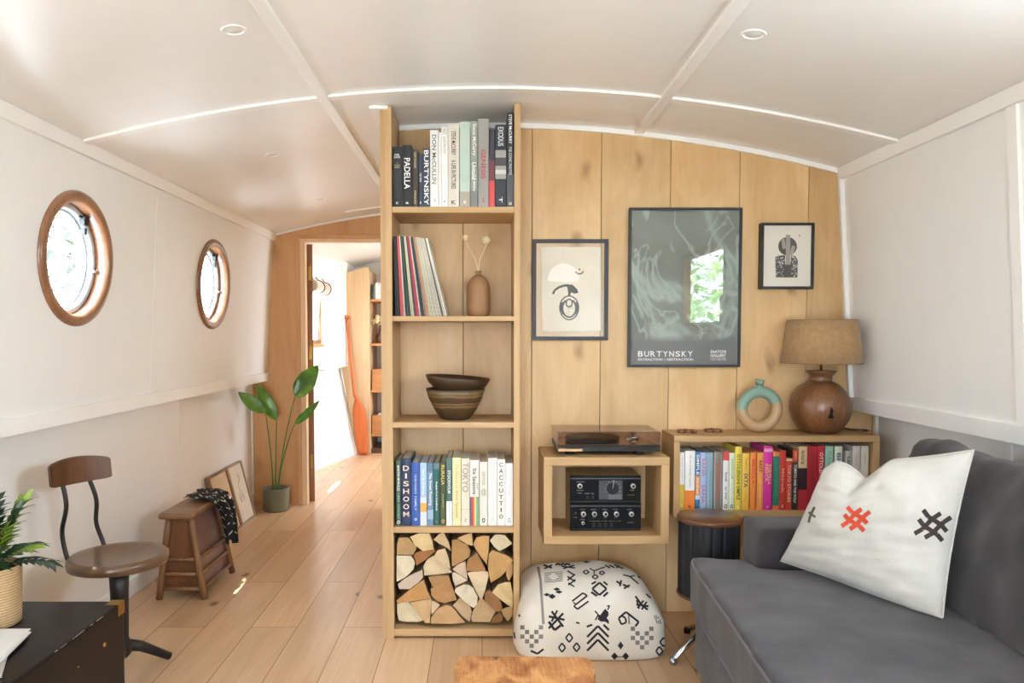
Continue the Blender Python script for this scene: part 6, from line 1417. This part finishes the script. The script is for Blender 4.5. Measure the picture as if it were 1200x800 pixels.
def cloth(u, v):
    y = by1-.20+v*.215+.02*u*math.sin(v*3); s = u*(.145+.24)
    wv = .019*math.sin(v*15+u*3)*min(1, max(0, (s-.12)/.06))
    if s < .125: return Vector((bxr-.125+s, y, top+.0165+.013*mnoise.noise(Vector((u*9, v*7, 0)))*min(1, (.125-s)/.03)-.013*max(0, 1-(.125-s)/.03)))
    h = s-.125
    if h < .03:
        a = h/.03*math.pi/2; return Vector((bxr+.016*math.sin(a), y+.004*u, top+.0035-.016*(1-math.cos(a))))
    q = h-.03; sq = 1-.5*(q/.23)**.8
    yc_ = by1-.05; return Vector((bxr+.02+.27*q*(1-.3*q/.23)+wv, yc_+(y-yc_)*sq+.012*math.sin(q*20), top-.0125-q*.93+.018*math.sin(v*5)*q/.2))
V = [[b.verts.new(cloth(i/(nu-1), j/(nv-1))) for j in range(nv)] for i in range(nu)]
for i in range(nu-1):
    for j in range(nv-1):
        f = b.faces.new((V[i][j], V[i+1][j], V[i+1][j+1], V[i][j+1])); f.smooth = True
        for lp, (a, c) in zip(f.loops, ((i, j), (i+1, j), (i+1, j+1), (i, j+1))): lp[uvl].uv = (a/(nu-1), c/(nv-1))
o = obj('throw_cloth', b, m, loc=(bxr, by1-.08, tz)); sm = o.modifiers.new('thickness', 'SOLIDIFY'); sm.thickness = .003; sm.offset = 0
tag(o, 'black cloth with white zigzag marks draped over the wooden stool', 'cloth')

# ------------------------------------------------------------------ two pictures leaning on the left side
def leaning(name, label, ya, yb_, fm, pm, h, marks):
    t = thing(name, label, 'picture', (-1.5, (ya+yb_)/2, 0)); a = Vector((-1.497, 0, .002)); up = Vector((XLL+.026+1.497, 0, h)).normalized(); nr = Vector((up.z, 0, -up.x)); L = h/up.z
    Q = lambda y, s, k: Vector((a.x, y, a.z))+up*s+nr*k
    w = .014; th = .022
    def bar(b, y0, y1, s0, s1, k0, k1): hull8(b, [Q(y0, s0, k0), Q(y1, s0, k0), Q(y1, s0, k1), Q(y0, s0, k1), Q(y0, s1, k0), Q(y1, s1, k0), Q(y1, s1, k1), Q(y0, s1, k1)])
    b = NB(); bar(b, ya, ya+w, 0, L, -th, 0); bar(b, yb_-w, yb_, 0, L, -th, 0); bar(b, ya+w, yb_-w, 0, w, -th, 0); bar(b, ya+w, yb_-w, L-w, L, -th, 0); obj('frame', b, fm, t)
    b = NB(); bar(b, ya+w, yb_-w, w, L-w, -.012, -.008)
    rs = random.Random(marks); p = Q((ya+yb_)/2, L*.5, -.0075)
    for i in range(9):
        y = (ya+yb_)/2+rs.uniform(-.035, .035); s = L*rs.uniform(.3, .75)
        if marks: tube(b, [Q(y, s, -.0078), Q(y+rs.uniform(-.03, .03), s+.03, -.0078), Q(y+rs.uniform(-.03, .03), s+.05, -.0078)], .0009, 5, 1)
    obj('print', b, [pm, M('6f685c', .9)], t)
FRW = wood('frame_wood', '7a573e', '9c785a', 'Z', 9, 8, .5); FRL = wood('frame_wood_pale', '8e775c', 'ad967a', 'Z', 9, 8, .5)
yA, yB, yC_ = P(263, 633, Z=0).y, P(286, 617, Z=0).y, P(302, 604, Z=0).y
leaning('leaning_picture', 'brown-framed beige print leaning on the wall just behind the stool', yA, yB-.003, FRW, M('d8bd9a', .8, vary=.05), .37, 0)
leaning('leaning_picture', 'pale-framed ink sketch leaning on the wall nearest the potted plant', yB+.003, yC_-.01, FRL, M('d9cbb4', .8, vary=.04), .372, 4)

# ------------------------------------------------------------------ tall plant by the doorway
pc = P(323.5, 588, Y=5.035); pc = Vector((pc.x, 5.035, 0)); k = pc.y/870; zr = P(323, 573, Y=pc.y-.06).z; rr = 15.6*k
t = thing('potted_plant', 'tall broad-leaved plant in a grey-green pot beside the doorway', 'plant', tuple(pc))
b = NB(); lathe(b, [(0, .0), (rr*.9, .0), (rr*.96, .012), (rr*.98, zr*.5), (rr, zr-.006), (rr*.98, zr), (rr*.9, zr-.002), (rr*.88, zr-.025), (0, zr-.025)], pc, 40, start='open'); obj('pot', b, M('6d6a52', .55, vary=.22, bump=.15, bscale=40), t)
b = NB(); lathe(b, [(0, zr-.024), (rr*.87, zr-.024)], pc, 24, start='open'); obj('soil', b, M('2a1d14', .95, bump=.6, bscale=90), t)
def bigleaf(b, base, tip, width, nrm_, curl, n=18, m_=9, wave=.0):
    d = tip-base; L = d.length; d.normalize(); side = d.cross(nrm_).normalized(); nn = side.cross(d)
    def fn(u, v):
        s = v*2-1; w = width*.5*(math.sin(math.pi*min(1, u**.85))**.75)*(1-.15*u) if 0 < u < 1 else .0004
        bend = nn*(curl*L*(u*u-u)) 
        return base+d*(L*u)+bend+side*(w*s)+nn*(abs(s)**1.5*w*.35+wave*math.sin(u*17+s*2)*abs(s)*w)
    grid(b, fn, n, m_)
def bigleafmat():
    m, n, l, bs = newmat('broad_leaf'); bs.inputs['Roughness'].default_value = .38; bs.inputs['Coat Weight'].default_value = .15
    tc = n.new('ShaderNodeTexCoord'); nz = n.new('ShaderNodeTexNoise'); nz.inputs['Scale'].default_value = 11; l.new(tc.outputs['Object'], nz.inputs['Vector'])
    rp = n.new('ShaderNodeValToRGB'); rp.color_ramp.elements[0].position = .3; rp.color_ramp.elements[0].color = lin('36611a'); rp.color_ramp.elements[1].position = .75; rp.color_ramp.elements[1].color = lin('72a534'); l.new(nz.outputs['Fac'], rp.inputs['Fac']); l.new(rp.outputs['Color'], bs.inputs['Base Color'])
    bs.inputs['Subsurface Weight'].default_value = .0; return m
BLM = bigleafmat()
for base, tip, w, dep, nr, bulge in (((311, 483), (279, 459), .10, -.16, Vector((-.2, -.7, .7)), 6), ((324, 492), (301, 449), .105, -.04, Vector((.35, -.8, .3)), 0), ((346, 464), (373, 428), .155, .02, Vector((-.25, -1, .15)), -3), ((345, 497), (374.5, 469), .085, -.05, Vector((-.45, -.7, .45)), -7)):
    y = pc.y+dep; B0 = P(*base, Y=y); T0 = P(*tip, Y=y-.03); root = pc+Vector(((base[0]-323)*.0006, dep*.2, zr-.026))
    mid = root*.5+B0*.5-Vector(((base[0]-323)*.0012, 0, -.02)); b = NB(); pts = []
    for i in range(13):
        f = i/12; pts.append(root*(1-f)**2+mid*2*f*(1-f)+B0*f*f)
    tube(b, pts, [.0062-.003*i/12 for i in range(13)], 8); st = obj('stem', b, M('4d6f2c', .5, vary=.15), t)
    b = NB(); bigleaf(b, B0, T0, w, nr, .35, wave=.06); o = obj('leaf', b, BLM, st); sm = o.modifiers.new('thickness', 'SOLIDIFY'); sm.thickness = .0012

# ------------------------------------------------------------------ things in the far cabin seen through the doorway
PADW = wood('oar_orange', 'bd5a2a', 'd9793f', 'Z', 9, 10, .45)
yo = 7.375; k = yo/870
b = NB(); a0 = P(407.5, 371, Y=yo+.03); a1 = P(418, 505, Y=yo-.02); tp = P(428, 531.5, Y=yo-.03)
ctr = [(406, 372), (407, 380), (411, 420), (415.5, 462), (418, 468)]
pts = [P(x, y, Y=yo+.025-.05*i/4) for i, (x, y) in enumerate(ctr)]; tube(b, pts, [.02, .014, .0155, .017, .019], 12)
lathe(b, [(.02, 0), (.036, .006), (.04, .022), (.034, .034), (0, .036)], pts[0]-Vector((0, 0, .014)), 20)
# blade: long flat paddle, thicker along its spine
R4 = []; bl = [(419, 467, 2.5), (419.6, 474, 5.5), (420.5, 482, 7.4), (422, 495, 8.2), (423.2, 508, 8.0), (424.3, 520, 7.2), (425.4, 529, 6.2), (425.8, 533, 4.6)]
for i, (x, y, w) in enumerate(bl):
    p = P(x, y, Y=yo-.025); p.z = max(p.z, .003); w *= k; th = .010 if i < 3 else .006
    R4.append([b.verts.new(p+Vector(q)) for q in ((-w, 0, 0), (-w*.5, -th*.8, 0), (0, -th*1.6, 0), (w*.5, -th*.8, 0), (w, 0, 0), (0, th, 0))])
for A_, B2 in zip(R4, R4[1:]):
    for q in range(6): f = b.faces.new((A_[q], A_[(q+1) % 6], B2[(q+1) % 6], B2[q])); f.smooth = True
b.faces.new(R4[0]); b.faces.new(R4[-1]); o = obj('oar', b, PADW, loc=(tp.x, yo, 0)); tag(o, 'orange wooden oar standing blade-down against the pale board in the far cabin', 'oar')
# shelving at the bow
ys = 7.47; sx0 = FX1+.001; sx1 = -.75
t = thing('bow_shelving', 'pale wooden shelves at the far end of the boat with baskets', 'shelf', ((sx0+sx1)/2, 7.6, 0))
SHW = wood('bow_shelf_wood', 'b9743e', 'd29a62', 'X', 8, 10, .5)
shz = [P(440, py, Y=ys).z for py in (350.5, 402.5, 457, 508.5)]
for z in shz:
    b = NB(); bx(b, sx0, sx1, ys, YE-.002, z-.022, z); obj('shelf', b, SHW, t)
b = NB(); bx(b, sx1, sx1+.02, ys, YE-.002, 0, 1.9); obj('side_panel', b, PLY, t)
b = NB(); bx(b, sx0, sx1, ys, YE-.002, 0.0005, .05); obj('kick_board', b, DARKWOOD, t)
xx = sx0+.008
for w, h, c, lab in ((.022, .145, '2f3a38', 'dark green book on the far cabin shelf, next to the pale board'), (.02, .14, '7f8a80', 'grey green book on the far cabin shelf'), (.032, .165, 'eeeae2', 'white book on the far cabin shelf beside the grey green one'), (.026, .158, 'e4ded2', 'cream book on the far cabin shelf'), (.018, .15, '8f8a84', 'thin grey book on the far cabin shelf, last one showing')):
    book(xx, xx+w, shz[0], shz[0]+h, ys+.02, .14, c, (), (), lab, 'books in the far cabin'); xx += w+.001
# dried flowers in a bottle
c = P(447, 402, Y=ys+.1); c = Vector((c.x, ys+.1, shz[1]+.0005)); t = thing('dried_flower_vase', 'brown bottle of cream dried flowers on the far cabin shelf', 'vase', tuple(c))
b = NB(); lathe(b, [(0, 0), (.045, 0), (.05, .01), (.05, .07), (.03, .12), (.014, .15), (.014, .19), (.01, .19)], c, 24, start='open'); obj('bottle', b, M('5a3320', .3, vary=.2), t)
b = NB(); rs = random.Random(8)
for i in range(46):
    d = Vector((rs.gauss(-.35, .6), rs.gauss(-.2, .5), rs.uniform(.1, 1))).normalized(); q = c+Vector((-.01, -.01, .19))+d*rs.uniform(.04, .11); bmesh.ops.create_icosphere(b, subdivisions=1, radius=rs.uniform(.010, .02), matrix=Matrix.Translation(q))
    if i % 4 == 0: tube(b, [c+Vector((0, 0, .18)), q], .0012, 5)
obj('flower_bunch', b, M('dfc79a', .9, bump=.5), t)
def crate(label, zsh, hh, cl):
    x0 = sx0+.012; x1 = x0+.26; y0 = ys+.004; y1 = ys+.26; z0 = zsh+.0006
    t = thing('wooden_crate', label, 'crate', ((x0+x1)/2, (y0+y1)/2, z0))
    CW = wood('crate_wood', 'b0703c', 'd09c66', 'X', 8, 10, .5)
    for nm, q in (('front_panel', (x0, x1, y0, y0+.012, z0, z0+hh)), ('back_panel', (x0, x1, y1-.012, y1, z0, z0+hh)), ('side_panel', (x0, x0+.012, y0+.012, y1-.012, z0, z0+hh)), ('side_panel', (x1-.012, x1, y0+.012, y1-.012, z0, z0+hh)), ('bottom_panel', (x0+.012, x1-.012, y0+.012, y1-.012, z0, z0+.012))):
        b = NB(); bx(b, *q, bev=.002, seg=1); obj(nm, b, CW, t)
    return (x0, x1, y0, y1, z0)
crate('upper wooden crate on the far cabin shelves', shz[2], .21, None)
q = crate('lower wooden crate on the far cabin shelves, with pale linen inside', shz[3], .19, 1)
b = NB(); grid(b, lambda u, v: Vector((q[0]+.03+u*(q[1]-q[0]-.06), q[2]+.03+v*(q[3]-q[2]-.06), q[4]+.165+.045*math.sin(u*math.pi)*math.sin(v*math.pi)+.012*mnoise.noise(Vector((u*6, v*6, 2))))), 18, 18)
o = obj('folded_linen', b, M('c9cede', .9, vary=.25), loc=((q[0]+q[1])/2, (q[2]+q[3])/2, q[4]+.0135)); sm = o.modifiers.new('thickness', 'SOLIDIFY'); sm.thickness = .012; sm.offset = -1; tag(o, 'pale blue and white linen lying in the lower crate of the far cabin', 'linen')
# rolled blind above the far window
yr0, yr1 = FW[0]+.02, P(382, 340, X=-1.4).y; zr_ = P(372, 336, X=-1.4).z
t = thing('rolled_blind', 'white fabric blind rolled up with brown straps above the far window', 'blind', (-1.4, (yr0+yr1)/2, zr_))
b = NB(); tube(b, [(-1.402, yr0+(yr1-yr0)*i/8, zr_) for i in range(9)], .052, 24); obj('roll', b, fabric('blind_cloth', 'bfb5a6', 'd2c9bc', bump=.2), t)
for y in (yr1-.035, yr1-.3):
    b = NB(); tube(b, [(-1.402+.0555*math.cos(a), y, zr_+.0555*math.sin(a)) for a in [2*math.pi*i/24 for i in range(24)]], .005, 8, closed=True); tube(b, [(-1.40, y, zr_+.056), (-1.43, y+.01, zr_+.09)], .004, 6); obj('strap', b, M('5b3322', .6), t)
b = NB(); bx(b, -1.447, -1.44, yr0, yr1-.02, zr_+.08, zr_+.12); obj('batten', b, TRIMW, t)

# ------------------------------------------------------------------ outside: greenery seen through glass and in the poster's reflection
def shrub(label, c, R, n, seed, cols):
    rs = random.Random(seed); b = NB(); mats = [M(x, .6, vary=.2) for x in cols]
    for i in range(n):
        d = Vector((rs.gauss(0, 1), rs.gauss(0, 1), rs.gauss(0, 1))).normalized(); p = Vector(c)+Vector((d.x*R[0], d.y*R[1], d.z*R[2]))*rs.uniform(.45, 1)
        blade(b, p, Vector((rs.gauss(0, 1), rs.gauss(0, 1), rs.gauss(0, .6))), Vector((rs.uniform(-.5, .5), rs.uniform(-.5, .5), 1)), rs.uniform(.12, .24), rs.uniform(.06, .1), i % len(cols), .2, 3)
    t = thing('garden_tree', label, 'tree', (c[0], c[1], 0)); obj('crown', b, mats, t)
    b = NB(); tube(b, [(c[0], c[1], -.5), (c[0]+.05, c[1], c[2]*.6), (c[0], c[1]+.05, c[2])], [.09, .07, .03], 10); obj('stem', b, M('5b4a38', .9), t)
shrub('leafy green tree outside, mirrored in the glass of the tall poster', (3.3, -4.0, 1.75), (.8, 1.1, .8), 420, 5, ('b9dc84', '8fc060', 'd6eaa6'))
shrub('tree outside, faintly showing through the porthole glass', (-5.6, 10.2, 2.5), (1.3, 1.9, 1.3), 900, 6, ('1f281a', '2a3622'))

# opal dome lamp hanging behind the viewpoint, mirrored in the small picture's glass
lc = Vector((.755, -.6, 1.70)); t = thing('pendant_lamp', 'white glass dome pendant lamp, mirrored in the ink drawing beside the bookcase', 'lamp', tuple(lc))
m, n, l, bs = newmat('opal_glass'); bs.inputs['Base Color'].default_value = lin('f4f6f8'); bs.inputs['Emission Color'].default_value = lin('e6eefa'); bs.inputs['Emission Strength'].default_value = 2.6
b = NB(); pr = [(.0, .0), (.142, .0), (.147, .006)]+[(.147*math.cos(a), .006+.15*math.sin(a)) for a in [math.pi/2*i/14 for i in range(1, 14)]]+[(.012, .157)]; lathe(b, pr, lc, 48); obj('lamp_shade', b, m, t)
b = NB(); tube(b, [lc+Vector((0, 0, .155)), Vector((lc.x, lc.y, zc(lc.x)-.012))], .004, 8); obj('cord', b, BLACKM, t)
b = NB(); lathe(b, [(.045, -.02), (.045, .0)], (lc.x, lc.y, zc(lc.x)-.006), 24); obj('ceiling_rose', b, TRIMW, t)
SKY = 14.0; SUN = 14.0; EXPO = 1.2
# ------------------------------------------------------------------ daylight
W = bpy.data.worlds.new('sky'); S.world = W; W.use_nodes = True
n = W.node_tree.nodes; l = W.node_tree.links; bg = n['Background']
tc = n.new('ShaderNodeTexCoord'); sp = n.new('ShaderNodeSeparateXYZ'); l.new(tc.outputs['Generated'], sp.inputs[0])
rp = n.new('ShaderNodeValToRGB'); e = rp.color_ramp.elements
e[0].position = .42; e[0].color = (.46, .55, .60, 1); e[1].position = .56; e[1].color = (.74, .885, 1.03, 1)
mr = n.new('ShaderNodeMapRange'); mr.inputs['From Min'].default_value = -1; l.new(sp.outputs['Z'], mr.inputs['Value']); l.new(mr.outputs[0], rp.inputs['Fac'])
l.new(rp.outputs['Color'], bg.inputs['Color']); bg.inputs['Strength'].default_value = SKY
sun = bpy.data.lights.new('sun', 'SUN'); sun.energy = SUN; sun.angle = math.radians(.6); sun.color = (1, .95, .87)
so = bpy.data.objects.new('sun', sun); COL.objects.link(so)
so.rotation_euler = Vector((.35, -.59, -1.475)).to_track_quat('-Z', 'Y').to_euler()
def portal(loc, d, sx, sy):
    a = bpy.data.lights.new('window_daylight', 'AREA'); a.shape = 'RECTANGLE'; a.size = sx; a.size_y = sy
    o = bpy.data.objects.new('window_daylight', a); COL.objects.link(o); o.location = loc; o.rotation_euler = Vector(d).to_track_quat('-Z', 'Z').to_euler()
    a.cycles.is_portal = True
for y in PORT: portal((wl(ZP)-.1, y, ZP), (1, 0, 0), .44, .44)
portal((wl(1.4)-.1, (FW[0]+FW[1])/2, (FW[2]+FW[3])/2), (1, 0, 0), FW[1]-FW[0], FW[3]-FW[2])
portal((.75, 6.6, zc(.4)+.12), (0, 0, -1), .7, .8)
for R in (RW, (5.7, 7.1, 1.05, 1.75), (-2.45, -1.45, 1.05, 1.8)): portal((1.7, (R[0]+R[1])/2, (R[2]+R[3])/2), (-1, 0, 0), R[1]-R[0], R[3]-R[2])
portal((-.4, YR-.06, .9), (0, 1, 0), 1.1, 1.8)
cy = S.cycles
cy.use_denoising = True; cy.max_bounces = 10; cy.diffuse_bounces = 6; cy.glossy_bounces = 4; cy.transparent_max_bounces = 16; cy.transmission_bounces = 6
cy.sample_clamp_indirect = 8; cy.caustics_reflective = False; cy.caustics_refractive = False; cy.blur_glossy = .5
S.view_settings.exposure = EXPO
